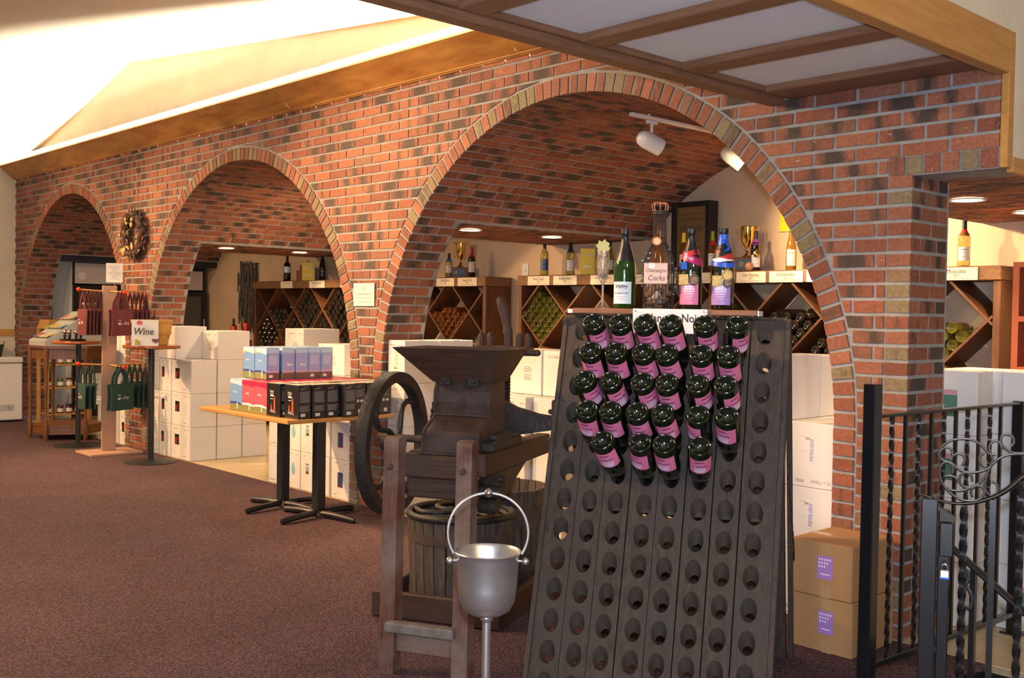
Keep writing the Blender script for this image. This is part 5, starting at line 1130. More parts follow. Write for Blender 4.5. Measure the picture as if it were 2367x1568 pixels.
# ------------------------------------------------------------------ wine cartons
SEEN = set()
def carton(label, x0, x1, y0, y1, z0, z1, style='', group='white wine cartons', mat=CARD, tape=WTAPE, name='wine_carton', rz=0.0):
    cx, cy = (x0+x1)/2, (y0+y1)/2; w, d, h = (x1-x0)/2-0.002, (y1-y0)/2-0.002, z1-z0-0.0015
    cx += rnd.uniform(-.002, .002); rz += rnd.uniform(-0.006, 0.006)
    t = thing(name, label, 'box', (cx, cy, z0+0.0007), rz, group)
    part('box_body', MB().cbox(-w, w, -d, d, 0, h, 0.0035), mat, t)
    part('tape', MB().box(-w-0.0006, w+0.0006, -0.025, 0.025, h-0.0001, h+0.0005).box(w+0.0001, w+0.0006, -0.025, 0.025, h-0.06, h+0.0005).box(-w-0.0006, -w-0.0001, -0.025, 0.025, h-0.06, h+0.0005), tape, t)
    f = -d-0.0006; p = MB(); p2 = None
    if style == 'sticker':       # black sticker with a red side, small marks
        part('sticker', MB().box(-w*0.62, -w*0.18, f, f+0.0004, h*0.42, h*0.74), FOILK, t); part('sticker_print', MB().box(-w*0.58, -w*0.40, f-0.0004, f, h*0.45, h*0.62).box(-w*0.34, -w*0.24, f-0.0004, f, h*0.60, h*0.64), FOILR, t)
        p.box(-w*0.7, -w*0.3, f, f+0.0003, h*0.90, h*0.92).box(w*0.25, w*0.5, f, f+0.0003, h*0.90, h*0.92).box(w*0.66, w*0.85, f, f+0.0003, h*0.90, h*0.92).box(w*0.2, w*0.5, f, f+0.0003, h*0.10, h*0.12)
        for k in range(7): p.box(w*0.42, w*(0.50+0.1*((k*3) % 4)/4), f, f+0.0003, h*(0.36+0.045*k), h*(0.375+0.045*k))
    elif style in ('blue', 'lamp', 'sky'):
        if style == 'blue':
            part('picture', MB().box(-w*0.28, w*0.30, f, f+0.0004, h*0.30, h*0.68), flat('navy_print', (0.02, 0.045, 0.16), 0.5), t); part('picture_foot', MB().box(-w*0.28, w*0.30, f-0.0004, f, h*0.30, h*0.36).box(-w*0.1, w*0.2, f-0.0004, f, h*0.53, h*0.54).box(-w*0.2, w*0.1, f-0.0004, f, h*0.56, h*0.567), flat('maroon_print', (0.12, 0.02, 0.04), 0.6), t)
        elif style == 'lamp':
            part('picture', MB().prism([(-w*.35, h*.70), (0, h*.735), (w*.35, h*.70), (0, h*.665)], f, f+0.0004, axis=1), INKB, t); part('picture_foot', MB().box(-w*0.22, w*0.22, f, f+0.0004, h*0.45, h*0.52).box(-w*0.24, w*0.24, f, f+0.0003, h*0.64, h*0.645), INK, t); part('grey_print', MB().box(-w*0.24, w*0.24, f, f+0.0003, h*0.525, h*0.635), INKG, t)
        else:
            part('picture', MB().prism([(-w*.1, h*.70), (w*.1, h*.66), (w*.28, h*.48), (w*.2, h*.36), (-w*.15, h*.35), (-w*.32, h*.48)], f, f+0.0004, axis=1), flat('sky_print', (0.22, 0.45, 0.62), 0.6), t)
        p.box(-w*0.65, -w*0.2, f, f+0.0003, h*0.90, h*0.915).box(w*0.4, w*0.7, f, f+0.0003, h*0.89, h*0.905).box(-w*0.7, -w*0.35, f, f+0.0003, h*0.10, h*0.115)
    elif style == 'code':
        text('W82  CK', 0.023, INKG, t, (-w*0.55, f, h*0.10), (PI/2, PI, 0)); text('12 x 750ml', 0.023, INKG, t, (w*0.52, f, h*0.10), (PI/2, PI, 0))
        text('SWEET RIESLING', 0.026, INKB, t, (w*0.10, f, h*0.58), (PI/2, PI/2, 0), sx=0.55)
        p.box(-w*0.35, -w*0.1, f, f+0.0003, h*0.78, h*0.785).box(-w*0.15, w*0.02, f, f+0.0003, h*0.74, h*0.77).box(-w*0.35, -w*0.05, f, f+0.0003, h*0.55, h*0.553).box(-w*0.02, w*0.25, f, f+0.0003, h*0.47, h*0.474)
    elif style == 'ml':
        text('12x750ML', 0.024, INKG, t, (-w*0.35, f, h*0.86), FACE_FRONT); text('W.L', 0.022, INKG, t, (w*0.7, f, h*0.86), FACE_FRONT)
        for k in range(9):
            if k != 4: p.box(-w*0.1, w*(0.40-0.1*(k % 3 == 2)), f, f+0.0003, h*(0.32+0.035*k), h*(0.338+0.035*k))
    elif style == 'script':
        text('Valley', 0.06, flat('olive_print', (0.35, 0.32, 0.10), 0.7), t, (0, f, h*0.52), (PI/2, -PI/2, 0), shear=0.3); part('violet_mark', MB().box(-w*0.3, w*0.25, f, f+0.0003, h*0.34, h*0.36), VIOLET, t)
        p.box(-w*0.75, -w*0.15, f, f+0.0003, h*0.87, h*0.90).box(w*0.2, w*0.8, f, f+0.0003, h*0.86, h*0.89)
    elif style == 'green':
        part('sticker', MB().box(-w*0.45, w*0.25, f, f+0.0004, h*0.28, h*0.62), flat('green_sticker', (0.10, 0.22, 0.16), 0.5), t); part('sticker_band', MB().box(-w*0.45, w*0.25, f, f+0.0004, h*0.625, h*0.70), flat('pink_sticker', (0.62, 0.30, 0.36), 0.5), t); part('barcode', MB().box(-w*0.42, -w*0.26, f-0.0004, f, h*0.30, h*0.46), PAPER, t)
    elif style == 'ml2':
        text('12 x 750ml', 0.030, INKG, t, (0, f, h*0.12), (PI/2, PI, 0)); p.box(-w*0.2, w*0.4, f, f+0.0003, h*0.44, h*0.445)
    elif style == 'violet':
        part('sticker', MB().box(-w*0.10, w*0.40, f, f+0.0004, h*0.34, h*0.76), PURPLE, t); q = MB()
        for j in range(3):
            for k in range(5-j): q.box(w*(-0.06+0.085*k), w*(-0.01+0.085*k), f-0.0004, f, h*(0.68-0.065*j), h*(0.715-0.065*j))
        q.box(w*0.0, w*0.30, f-0.0004, f, h*0.42, h*0.44); part('sticker_print', q, LILAC, t, kind='stuff'); part('front_tape', MB().box(w*0.0, w*0.34, f+0.0002, f+0.0005, h*0.80, h).box(w*0.0, w*0.34, f+0.0002, f+0.0005, 0.0, h*0.22), TAPE, t)
    if p.v: part('small_print', p, INKG, t, kind='stuff')
    return t
def stack(lab, x0, x1, y0, y1, hs, styles, z=0.0, **kw):
    n = len(hs)
    for k, h in enumerate(hs):
        pos = 'lowest' if z+0 < 0.01 and k == 0 else ('topmost' if k == n-1 else '%s up' % ORD[k])
        carton('carton %s in %s' % (pos, lab), x0, x1, y0, y1, z, z+h, styles[k] if isinstance(styles, (list, tuple)) else styles, **kw); z += h
H3 = 0.307
stack('the stack just right of the bag stand post', -10.57, -10.285, YW+0.02, YW+0.28, [H3]*4, ['sticker', '', 'ml2', 'ml2'])
stack('the far stack behind the bag stand', -10.87, -10.58, YW+0.02, YW+0.28, [H3]*4, ['sticker', '', '', ''])
for i, (a, b) in enumerate(((-9.868, -9.625), (-9.615, -9.37), (-9.36, -8.95))):
    wh = ['the left front column of the middle arch stack', 'the second front column of the middle arch stack', 'the wide front column of the middle arch stack'][i]
    stack(wh, a, b, YW+0.012, YW+0.265, [H3]*3, 'sticker')
    stack(wh.replace('front', 'rear').replace('left rear', 'left rear'), a, b, YW+0.272, YW+0.525, [H3]*3, '')
stack('the hindmost column of the middle arch stack', -9.36, -8.95, YW+0.532, YW+0.785, [H3]*2, '')
stack('the hindmost left column of the middle arch stack', -9.70, -9.37, YW+0.532, YW+0.785, [H3]*3, '')
carton('white carton on top of the middle arch stack, nearest the bushel basket', -9.60, -9.26, YW+0.0, YW+0.315, 3*H3, 3*H3+0.305, '')
carton('white carton on top of the middle arch stack, behind the first top carton', -9.26, -8.955, YW+0.27, YW+0.60, 3*H3, 3*H3+0.270, 'ml')
carton('white carton with printed front on top of the stack, behind the bushel basket', -9.87, -9.605, YW+0.02, YW+0.30, 3*H3, 3*H3+0.29, 'sticker')
DX = [(-7.565, -7.285), (-7.280, -7.085), (-7.075, -6.880), (-6.872, -6.665), (-6.645, -6.405)]; DS = ['code', 'sky', 'lamp', '', 'blue']
for i, (a, b) in enumerate(DX):
    wh = '%s front column under the oak table' % ORD[i]
    stack('the '+wh, a, b, YW+0.012, YW+0.265, [0.295]*3, DS[i])
    stack('the '+wh.replace('front', 'rear'), a, b, YW+0.272, YW+0.53, [0.295]*3, '')
carton('white carton above the table stacks, right beside the brick pier', -7.30, -6.92, YW+0.30, YW+0.62, 0.886, 1.13, 'ml')
stack('the column far behind the blue boxes', -7.92, -7.62, YW+0.36, YW+0.72, [0.31]*4, ['', '', '', 'ml'])
stack('the front column left of the crusher flywheel', -5.985, -5.79, YW+0.04, YW+0.345, [0.30]*4, ['', '', 'ml', 'script'])
stack('the rear column left of the crusher flywheel', -5.985, -5.79, YW+0.352, YW+0.66, [0.30]*4, '')
stack('the lower front column behind the press arm', -5.0, -4.77, 4.55, 4.86, [0.29]*3, ['', '', 'ml'])
stack('the lower left column behind the grape press', -5.27, -5.01, 4.58, 4.86, [0.29]*3, '')
stack('the rear column behind the press arm', -5.25, -4.77, 4.87, 5.13, [0.29]*3, '')
stack('the column hidden by the riddling rack', -4.76, -4.49, 4.60, 5.13, [0.29]*3, '')
carton('white carton with small print on the upper row behind the hopper peg', -5.13, -4.83, 4.74, 5.02, 0.871, 1.165, 'ml')
carton('white carton with small print on the upper row beside the riddling rack', -4.82, -4.53, 4.74, 5.02, 0.871, 1.165, 'ml')
stack('the stack between riddling rack and brick ring', -2.765, -2.510, 4.352, 4.615, [0.303, 0.303, 0.305], ['code', 'code', 'code'])
stack('the stack directly behind the right edge of the rack', -3.03, -2.772, 4.352, 4.615, [0.303, 0.303, 0.305], '')
stack('the rear stack by the brick ring', -3.03, -2.55, 4.625, 4.90, [0.303, 0.303, 0.305], '')
carton('white carton on top of the stack between riddling rack and brick ring', -3.03, -2.755, 4.36, 4.64, 0.911, 1.222, 'ml')
carton('white carton at the back on top, beside the brick ring', -3.03, -2.76, 4.65, 4.89, 0.911, 1.215, '')
stack('the first column right of the end pillar', -2.27, -2.028, 4.735, 4.91, [0.293]*4, ['green', 'ml2', 'green', 'green'])
stack('the right bay column at the edge of the frame', -1.985, -1.66, 4.885, 5.15, [0.293]*4, ['green', 'ml', 'ml', 'ml2'])
stack('the rear right bay column', -2.27, -1.99, 4.92, 5.18, [0.293]*4, '')
carton('brown kraft carton on the carpet beside the brick pillar, lower of two', -2.455, -2.168, 3.935, 4.285, 0, 0.231, 'violet', 'brown kraft cartons', KRAFT, TAPE, 'kraft_carton')
carton('brown kraft carton stacked on top of the other kraft carton', -2.462, -2.170, 3.930, 4.285, 0.2315, 0.462, 'violet', 'brown kraft cartons', KRAFT, TAPE, 'kraft_carton')

# ------------------------------------------------------------------ oak display table with boxed wine
t = thing('display_table', 'oak topped table on two black pedestal bases holding boxed wine', 'table', (-6.24, 3.775, 0), 0)
part('table_top', MB().cbox(-0.585, 0.585, -0.405, 0.405, 0.690, 0.716, 0.004), TABLEW, t)
for x in (-0.262, 0.200):
    p = part('column', MB().cbox(x-0.034, x+0.034, 0.035, 0.105, 0.055, 0.670, 0.006), BLACKT, t); part('top_plate', MB().box(x-0.12, x+0.12, -0.06, 0.20, 0.671, 0.689), BLACKT, p)
    for k in range(4):
        a = PI/2*k+R(12); c = Vector((x, 0.07, 0)); d = Vector((math.cos(a), math.sin(a), 0)); part('foot', MB().tube([c+d*0.03+Vector((0, 0, 0.038)), c+d*0.16+Vector((0, 0, 0.034)), c+d*0.30+Vector((0, 0, 0.024)), c+d*0.33+Vector((0, 0, 0.016))], [0.026, 0.025, 0.022, 0.010], 8, ry=0.021), BLACKT, p, 50)
SKYB = flat('sky_blue_print', (0.16, 0.30, 0.58), 0.3); SKYP = flat('pale_sky_print', (0.42, 0.58, 0.72), 0.3); ROSE = flat('rose_print', (0.62, 0.09, 0.13), 0.3); ROSED = flat('deep_rose_print', (0.66, 0.02, 0.07), 0.3); GRASSP = flat('meadow_print', (0.20, 0.20, 0.07), 0.4); DUSK = flat('brown_field_print', (0.15, 0.085, 0.06), 0.4); VIOS = flat('violet_sky_print', (0.30, 0.36, 0.62), 0.3); NAVYB = flat('navy_side_print', (0.03, 0.06, 0.28), 0.3); BLKC = flat('black_carton', (0.012, 0.011, 0.011), 0.3); WTXT = flat('white_print', (0.62, 0.60, 0.58), 0.6); GTXT = flat('pale_grey_print', (0.20, 0.19, 0.19), 0.6); REDT = flat('red_torch_print', (0.55, 0.07, 0.03), 0.5); CTOP = flat('cream_box_top', (0.55, 0.42, 0.36), 0.6)
def winebox(kind, label, x, y, z, rz=0.0, w=0.098, d=0.094, h=0.212, side='text', yel=False):
    t = thing('boxed_wine', label, 'box', (x, y, z), rz, 'boxed wines on the oak table'); a, b = w/2, d/2; f = -b-0.0006; s = a+0.0006
    body = {'black': BLKC, 'blue': SKYB, 'red': ROSE}[kind]
    part('box_body', MB().cbox(-a, a, -b, b, 0, h, 0.003), body, t); part('box_top', MB().box(-a+0.004, a-0.004, -b+0.004, b-0.004, h-0.0001, h+0.0006), CTOP if kind == 'black' else (ROSED if kind == 'red' else SKYP), t)
    if kind == 'black':
        part('torch_picture', MB().prism([(0.004, 0.03), (0.024, 0.03), (0.022, 0.115), (0.014, 0.135), (0.007, 0.115)], f, f+0.0004, axis=1).prism([(-0.030, 0.045), (-0.016, 0.045), (-0.019, 0.075), (-0.023, 0.085), (-0.028, 0.07)], f, f+0.0004, axis=1), REDT, t)
        part('picture_ground', MB().prism([(-0.038, 0.028), (0.030, 0.022), (0.028, 0.036), (-0.03, 0.048)], f, f+0.0003, axis=1), GTXT, t)
        part('front_lines', MB().box(-0.034, 0.006, f, f+0.0003, 0.128, 0.138).box(-0.030, 0.0, f, f+0.0003, 0.110, 0.114), WTXT, t)
        text('Valley', 0.020, WTXT, t, (-0.018, f, 0.160), FACE_FRONT, shear=0.2); text('CLASSIC', 0.011, WTXT, t, (-0.016, f-0.0003, 0.146), FACE_FRONT)
        q = MB()
        if side == 'text':
            for k in range(11): q.box(s-0.0004, s, -0.036, 0.030+0.006*((k*5) % 3), 0.102+0.0065*k, 0.1055+0.0065*k)
            for k in range(6): q.box(s-0.0004, s, -0.036, 0.026+0.006*((k*4) % 3), 0.046+0.0065*k, 0.0495+0.0065*k)
            part('barcode', MB().box(s-0.0004, s, -0.028, 0.006, 0.014, 0.034), WTXT, t)
        else:
            for k in range(8): q.box(s-0.0004, s, -0.036, 0.020+0.008*((k*5) % 3), 0.120+0.0065*k, 0.1235+0.0065*k)
            part('icons', MB().box(s-0.0004, s, -0.022, -0.008, 0.086, 0.106).box(s-0.0004, s, -0.005, 0.003, 0.094, 0.098).box(s-0.0004, s, 0.006, 0.026, 0.088, 0.104).box(s-0.0004, s, -0.012, 0.014, 0.018, 0.042), WTXT, t)
        q.box(s-0.0004, s, -0.034, 0.006, 0.184, 0.190); part('side_text', q, GTXT, t, kind='stuff'); text('Valley', 0.013, GTXT, t, (s, 0.0, 0.200), FACE_RIGHT, shear=0.2)
    else:
        top, deep = (SKYP, NAVYB) if kind == 'blue' else (ROSED, flat('rose_haze_print', (0.58, 0.28, 0.30), 0.3))
        part('sky_print', MB().prism([(-a, h-0.004), (a, h-0.004), (a, h-0.045), (0, h-0.034), (-a, h-0.03)], f, f+0.0004, axis=1), top, t)
        part('meadow_print', MB().prism([(-a, 0.003), (a, 0.003), (a, 0.040), (0.0, 0.048), (-a, 0.046)], f, f+0.0004, axis=1), GRASSP, t)
        part('horizon_print', MB().prism([(-a, 0.0465), (0.0, 0.0485), (a, 0.0405), (a, 0.050), (0.01, 0.062), (-a, 0.058)], f, f+0.0004, axis=1), RIBW if kind == 'red' else NAVYB, t)
        part('post_picture', MB().box(0.012, 0.022, f-0.0004, f, 0.015, 0.058), PAPER, t); text('Valley', 0.02, PAPER, t, (-0.012, f-0.0003, 0.125), FACE_FRONT, shear=0.2)
        if yel: part('yellow_sticker', MB().at((-a+0.014, f, h-0.03), Matrix.Rotation(PI/2, 4, 'X')).lathe([(0.0002, 0.0004), (0.012, 0.0004)], 16), YELLOWC, t)
        if kind == 'blue':
            part('side_sky', MB().box(s-0.0004, s, -b+(0.012 if side == 'plain' else 0.002), b-0.002, 0.062, h-0.035), VIOS, t); part('side_field', MB().box(s-0.0004, s, -b+0.002, b-0.002, 0.003, 0.045), DUSK, t); part('side_haze', MB().box(s-0.0004, s, -b+0.002, b-0.002, 0.0455, 0.0615), flat('lilac_haze_print', (0.50, 0.36, 0.46), 0.3), t); part('side_top', MB().box(s-0.0004, s, -b+0.002, b-0.002, h-0.0345, h-0.004), SKYP, t)
            q = MB()
            if side == 'icons': q.box(s, s+0.0003, -0.010, 0.002, 0.09, 0.108).box(s, s+0.0003, 0.010, 0.026, 0.092, 0.104)
            else:
                for k in range(8): q.box(s, s+0.0003, -0.032, 0.03, 0.10+0.008*k, 0.102+0.008*k)
                q.box(s, s+0.0003, -0.03, -0.002, 0.014, 0.032)
            part('side_print', q, PAPER, t, kind='stuff')
    return t
ZTB = 0.7168
# front row along the left edge (faces towards the room)
for i, (x, k) in enumerate(((-6.412, 'blue'), (-6.249, 'red'), (-6.088, 'red'), (-5.925, 'black'))):
    winebox(k, '%s wine carton, %s from the left on the front edge of the oak table' % ({'blue': 'blue', 'red': 'red', 'black': 'black'}[k], ORD[i]), x, 3.475, ZTB, 0.03, w=0.155, d=0.10)
yy = [3.497, 3.605, 3.709, 3.812, 3.917, 4.018, 4.122]
for i, y in enumerate(yy):
    winebox('black', 'black wine carton, %s from the front corner along the right edge of the oak table' % ORD[i], -5.748+(0.035 if i == 3 else 0)+0.004*(i % 2), y, ZTB, rnd.uniform(-0.03, 0.03)+(0.05 if i in (0, 3) else 0), w=0.150, d=0.096, side='text' if i < 4 else 'icons')
for i, (x, y) in enumerate([(-5.93, 3.60), (-5.93, 3.71), (-5.93, 3.82), (-5.93, 3.93), (-5.93, 4.04), (-5.93, 4.14)]):
    winebox('black', 'black wine carton, %s from the front in the second row of the oak table' % ORD[i], x, y, ZTB, 0, w=0.150, d=0.097)
for r_, x in enumerate((-6.088, -6.249, -6.412)):
    for i, y in enumerate((3.60, 3.71, 3.82, 3.93, 4.04, 4.14)):
        winebox('red', 'red wine carton in the %s inner row of the oak table, %s from the front' % (ORD[r_], ORD[i]), x, y, ZTB, 0, w=0.152, d=0.097)
ZT2 = ZTB+0.2135
winebox('blue', 'blue wine carton with yellow sticker, left one on the upper tier', -6.430, 3.575, ZT2, 0.0, w=0.152, d=0.095, yel=True)
up = [('plain', -6.268, 3.575), ('icons', -6.262, 3.690), ('icons', -6.262, 3.792), ('plain', -6.262, 3.890), ('plain', -6.258, 3.988)]
for i, (sd, x, y) in enumerate(up): winebox('blue', 'blue wine carton on the upper tier, %s along its right side' % ORD[i], x, y, ZT2, 0.0, w=0.155, d=0.096, side=sd, yel=(i == 0))
for i, y in enumerate((3.69, 3.79, 3.89, 3.99)): winebox('blue', 'blue wine carton hidden in the second upper row, %s from the front' % ORD[i], -6.430, y, ZT2, 0.0, w=0.152, d=0.096)

# ------------------------------------------------------------------ bistro tables
def bistro(label, x, y, zt):
    t = thing('bistro_table', label, 'table', (x, y, 0), 0)
    part('table_top', MB().lathe([(0.0002, zt-0.030), (0.240, zt-0.030), (0.250, zt-0.024), (0.252, zt-0.012), (0.248, zt-0.002), (0.243, zt), (0.0002, zt)], 48), BISTRO, t, 40)
    part('column', MB().cyl((0, 0, 0.022), (0, 0, zt-0.037), 0.026, seg=16), BLACKT, t, 40); part('base', MB().lathe([(0.0002, 0.0), (0.232, 0.0), (0.234, 0.004), (0.228, 0.008), (0.04, 0.020), (0.0265, 0.026), (0.0002, 0.026)], 44), BLACKT, t, 40); part('top_plate', MB().cyl((0, 0, zt-0.037), (0, 0, zt-0.031), 0.11, seg=20), BLACKT, t, 40)
bistro('round topped tall bistro table with bushel basket, nearest to the carton stack', -9.152, 4.050, 1.058)
bistro('round topped tall bistro table with bottle stoppers, left of the bag stand', -10.660, 3.960, 1.052)
t = thing('bushel_basket', 'slatted wooden bushel basket standing on the bistro table', 'basket', (-9.165, 4.057, 1.059), 0)
n = 22
for k in range(n):
    a0, a1 = 2*PI*(k+0.04)/n, 2*PI*(k+0.96)/n; m = MB(); vs = []
    for rr, zz in ((0.135, 0.004), (0.165, 0.115), (0.178, 0.222)):
        for q in (0, 0.004):
            for a in (a0, a1): vs.append(((rr-q)*math.cos(a), (rr-q)*math.sin(a), zz))
    m.add(vs, [(0, 1, 5, 4), (4, 5, 9, 8), (3, 2, 6, 7), (7, 6, 10, 11), (1, 3, 7, 5), (5, 7, 11, 9), (2, 0, 4, 6), (6, 4, 8, 10), (8, 9, 11, 10)]); part('slat', m, PINE, t)
for z0, z1, r0, r1 in ((0.10, 0.122, 0.163, 0.168), (0.200, 0.228, 0.176, 0.181), (0.004, 0.022, 0.138, 0.142)): part('hoop', MB().lathe([(r0, z0), (r0+0.004, z0), (r1+0.004, z1), (r1, z1), (r0, z0)], 36), PINE, t, 40)
part('bottom', MB().lathe([(0.0002, 0.001), (0.132, 0.001), (0.132, 0.010), (0.0002, 0.010)], 24), PINE, t, 40)
l0 = Vector((-8.980, 3.912, 1.059)); t = thing('sign_card', 'white card reading Wine with grapes and a red glass, before the bushel basket', 'sign', l0, R(64))
m = MB().at((0, 0, 0), Matrix.Rotation(-0.06, 4, 'X')); m.box(-0.112, 0.112, -0.002, 0.002, 0.0, 0.228); part('card', m, PAPER, t)
text('Wine', 0.085, INK, t, (-0.015, -0.0105, 0.125), (PI/2-0.06, 0, 0), shear=0.25, sx=0.9, bold=0.001); 
part('red_oval', MB().at((-0.045, -0.0155, 0.203), Matrix.Rotation(PI/2, 4, 'X')).at((-0.045, -0.0150, 0.203), Matrix.Rotation(PI/2-0.06, 4, 'X'), (1.3, 1, 1)).lathe([(0.0002, 0.001), (0.020, 0.001)], 20), FOILR, t)
m = MB()
for k in range(14): m.sph((-0.075+0.009*(k % 4)+rnd.uniform(-.003, .003), -0.010, 0.015+0.012*(k//4)), 0.0075, 8, 6, (1, .3, 1))
part('grapes_picture', m, flat('grape_yellow', (0.42, 0.38, 0.04), 0.5), t, kind='stuff')
part('glass_picture', MB().prism([(0.055, 0.062), (0.118, 0.062), (0.112, 0.040), (0.095, 0.026), (0.078, 0.026), (0.061, 0.040)], -0.0068, -0.0058, axis=1), flat('wine_red', (0.16, 0.01, 0.02), 0.4), t)
# stopper tray
t = thing('stopper_tray', 'dark round tray of chrome bottle stoppers on the left bistro table', 'tray', (-10.60, 3.88, 1.053), 0)
part('tray', MB().lathe([(0.0002, 0), (0.115, 0), (0.125, 0.018), (0.121, 0.018), (0.112, 0.006), (0.0002, 0.006)], 30), FOILK, t, 40)
def stopper(label, x, y, z, topmat=CHROME):
    q = thing('bottle_stopper', label, 'stopper', (x, y, z), 0, 'chrome bottle stoppers')
    part('ball_top', MB().sph((0, 0, 0.082), 0.021, 12, 8), topmat, q, 60); part('plug', MB().lathe([(0.0002, 0), (0.008, 0), (0.010, 0.02), (0.014, 0.045), (0.012, 0.055), (0.008, 0.064), (0.0002, 0.064)], 12), FOILK, q, 50)
for k in range(8):
    a = 2*PI*k/8; stopper('chrome ball bottle stopper standing in the round tray', -10.60+0.08*math.cos(a), 3.88+0.08*math.sin(a), 1.060)
# ------------------------------------------------------------------ hexagonal stand with card display
HC = Vector((-11.40, 4.135, 0)); t = thing('hexagonal_stand', 'walnut hexagonal stand with turned legs carrying the card display', 'table', HC, 0)
hexa = [(0.386*math.cos(R(5)+PI/3*k), 0.386*math.sin(R(5)+PI/3*k)) for k in range(6)]
hx = lambda s: [(p[0]*s, p[1]*s) for p in hexa]
part('top', MB().prism(hx(1.06), 0.955, 0.980), HEXW, t); part('apron', MB().prism(hx(0.97), 0.845, 0.954), HEXW, t); part('lower_shelf', MB().prism(hx(0.95), 0.135, 0.155), HEXW, t); part('lower_apron', MB().prism(hx(0.93), 0.060, 0.134), HEXW, t)
for p in hx(0.985): part('leg', MB().at((p[0], p[1], 0)).lathe([(0.0002, 0), (0.016, 0), (0.024, 0.03), (0.024, 0.16), (0.017, 0.20), (0.015, 0.36), (0.018, 0.52), (0.022, 0.54), (0.018, 0.56), (0.018, 0.70), (0.024, 0.74), (0.024, 0.954), (0.0002, 0.954)], 12), HEXW, t, 50)
t = thing('card_display', 'grey sloping counter display filled with greeting cards', 'display rack', (-11.40, 4.10, 0.9815), R(92))
GREYD = flat('grey_board', (0.42, 0.42, 0.40), 0.6)
part('stand', MB().prism([(-0.30, 0.0), (0.30, 0.0), (0.30, 0.36), (0.16, 0.36), (-0.30, 0.05)], -0.22, 0.22, axis=1), GREYD, t)
CC = [(0.55, 0.45, 0.10), (0.25, 0.42, 0.10), (0.62, 0.60, 0.55), (0.20, 0.40, 0.50), (0.55, 0.18, 0.10), (0.60, 0.50, 0.30), (0.15, 0.07, 0.12), (0.65, 0.35, 0.15)]
for r_ in range(3):
    for c in range(4):
        x = -0.23+0.14*r_; zc = 0.05+0.31*(x+0.30)/0.46+0.012; y = -0.155+0.103*c
        m = MB().at((x, y, zc), Matrix.Rotation(-0.59+0.25, 4, 'Y')); m.box(-0.055, 0.055, -0.043, 0.043, 0.0, 0.004); part('greeting_card', m, flat('card_colour_%d' % ((r_*3+c*2) % 8), CC[(r_*3+c*2) % 8], 0.5), t)
for k in range(6): stopper('chrome topped bottle stopper along the high step of the card display', *(Vector((-11.40, 4.10, 1.343))+Matrix.Rotation(R(92), 3, 'Z') @ Vector((0.23+0.03*(k % 2), -0.19+0.075*k, 0))), topmat=CHROME if k % 3 else GOLD)
# ------------------------------------------------------------------ stand of tote bags
BX, BY = -9.955, 3.990; t = thing('bag_stand', 'pinkish brown board stand with dowel arms and red ball ends', 'display stand', (BX, BY, 0), 0)
part('base', MB().cbox(-0.185, 0.215, -0.25, 0.245, 0, 0.022, 0.003), MDF, t); part('post', MB().cbox(-0.019, 0.0, -0.07, 0.07, 0.0225, 1.600, 0.003), MDF, t)
DOW = wood('dowel', (0.5, 0.22, 0.05), (0.62, 0.30, 0.08), axis=0)
ARMS = []
for z in (1.545, 0.845):
    for nm, d, L0, L1 in (('left', Vector((-0.12, -0.993, 0)), 0.07, 0.285), ('front', Vector((0.998, 0.06, 0)), 0.002, 0.30), ('right', Vector((0.12, 0.993, 0)), 0.07, 0.43)):
        a = d*L0; b = d*L1; a.z = z; b.z = z-0.01 if nm == 'front' else z+0.012
        p = part('dowel', MB().cyl(a, b, 0.007, seg=8), DOW, t, 40); part('red_ball', MB().sph(b, 0.021, 14, 10), REDB, p, 60); ARMS.append((nm, z, d))
part('card_rod', MB().cyl((-0.01, 0.045, 1.6005), (-0.01, 0.045, 1.63), 0.004, seg=6), BRASS, t)
t = thing('price_sign', 'white price sign standing on top of the tote bag stand', 'sign', (BX-0.01, BY+0.045, 1.6305), R(64)); part('sheet', MB().box(-0.075, 0.075, -0.010, -0.007, 0, 0.185), PAPER, t)
q = MB()
for k, w in enumerate((0.045, 0.03, 0.05, 0.055, 0.02, 0.035, 0.05)): q.box(-w, w, -0.0108, -0.0102, 0.03+0.02*k, 0.034+0.02*k)
part('sign_print', q, INKG, t, kind='stuff')
def tote_mesh(w, h, hand, th, puff):
    m = MB(); n = 6; vs = []
    for sgn in (1, -1):
        for j in range(7):
            z = -hand-h*j/6
            for i in range(n+1):
                x = -w/2+w*i/n; bul = puff*math.sin(PI*i/n)*math.sin(PI*min(1, j/5.2)) if 0 < i < n else 0
                vs.append((x*(1-0.05*math.sin(PI*j/6)), sgn*(th+bul)+0.006*math.sin(9*x+5*z), z+0.006*math.sin(7*x)))
    k = 7*(n+1)
    fs = []
    for s_ in (0, 1):
        for j in range(6):
            for i in range(n):
                a = s_*k+j*(n+1)+i; f = [a, a+1, a+n+2, a+n+1]; fs.append(f if s_ else f[::-1])
    for j in range(6):
        for i in (0, n): a = j*(n+1)+i; fs.append([a, a+n+1, k+a+n+1, k+a])
    for i in range(n): a = 6*(n+1)+i; fs.append([a, a+1, k+a+1, k+a])
    m.add(vs, fs)
    return m
def handle_mesh(w, hand, y):
    return MB().tube(spl([(-w*0.27, y, -hand-0.03), (-w*0.24, y, -hand*0.6), (-w*0.10, y*0.8, -0.035), (0, 0, 0.012), (w*0.10, y*0.8, -0.035), (w*0.24, y, -hand*0.6), (w*0.27, y, -hand-0.03)], 3), 0.0025, 6, ry=0.0125)
TW = {}
for nm, f in (('maroon', MAROON), ('green', GREENF)):
    TW[nm] = (tote_mesh(0.225, 0.245, 0.16, 0.005, 0.012).mesh('bag_body', f, 60), handle_mesh(0.225, 0.16, 0.006).mesh('handle', f, 60), handle_mesh(0.225, 0.16, -0.006).mesh('handle', f, 60))
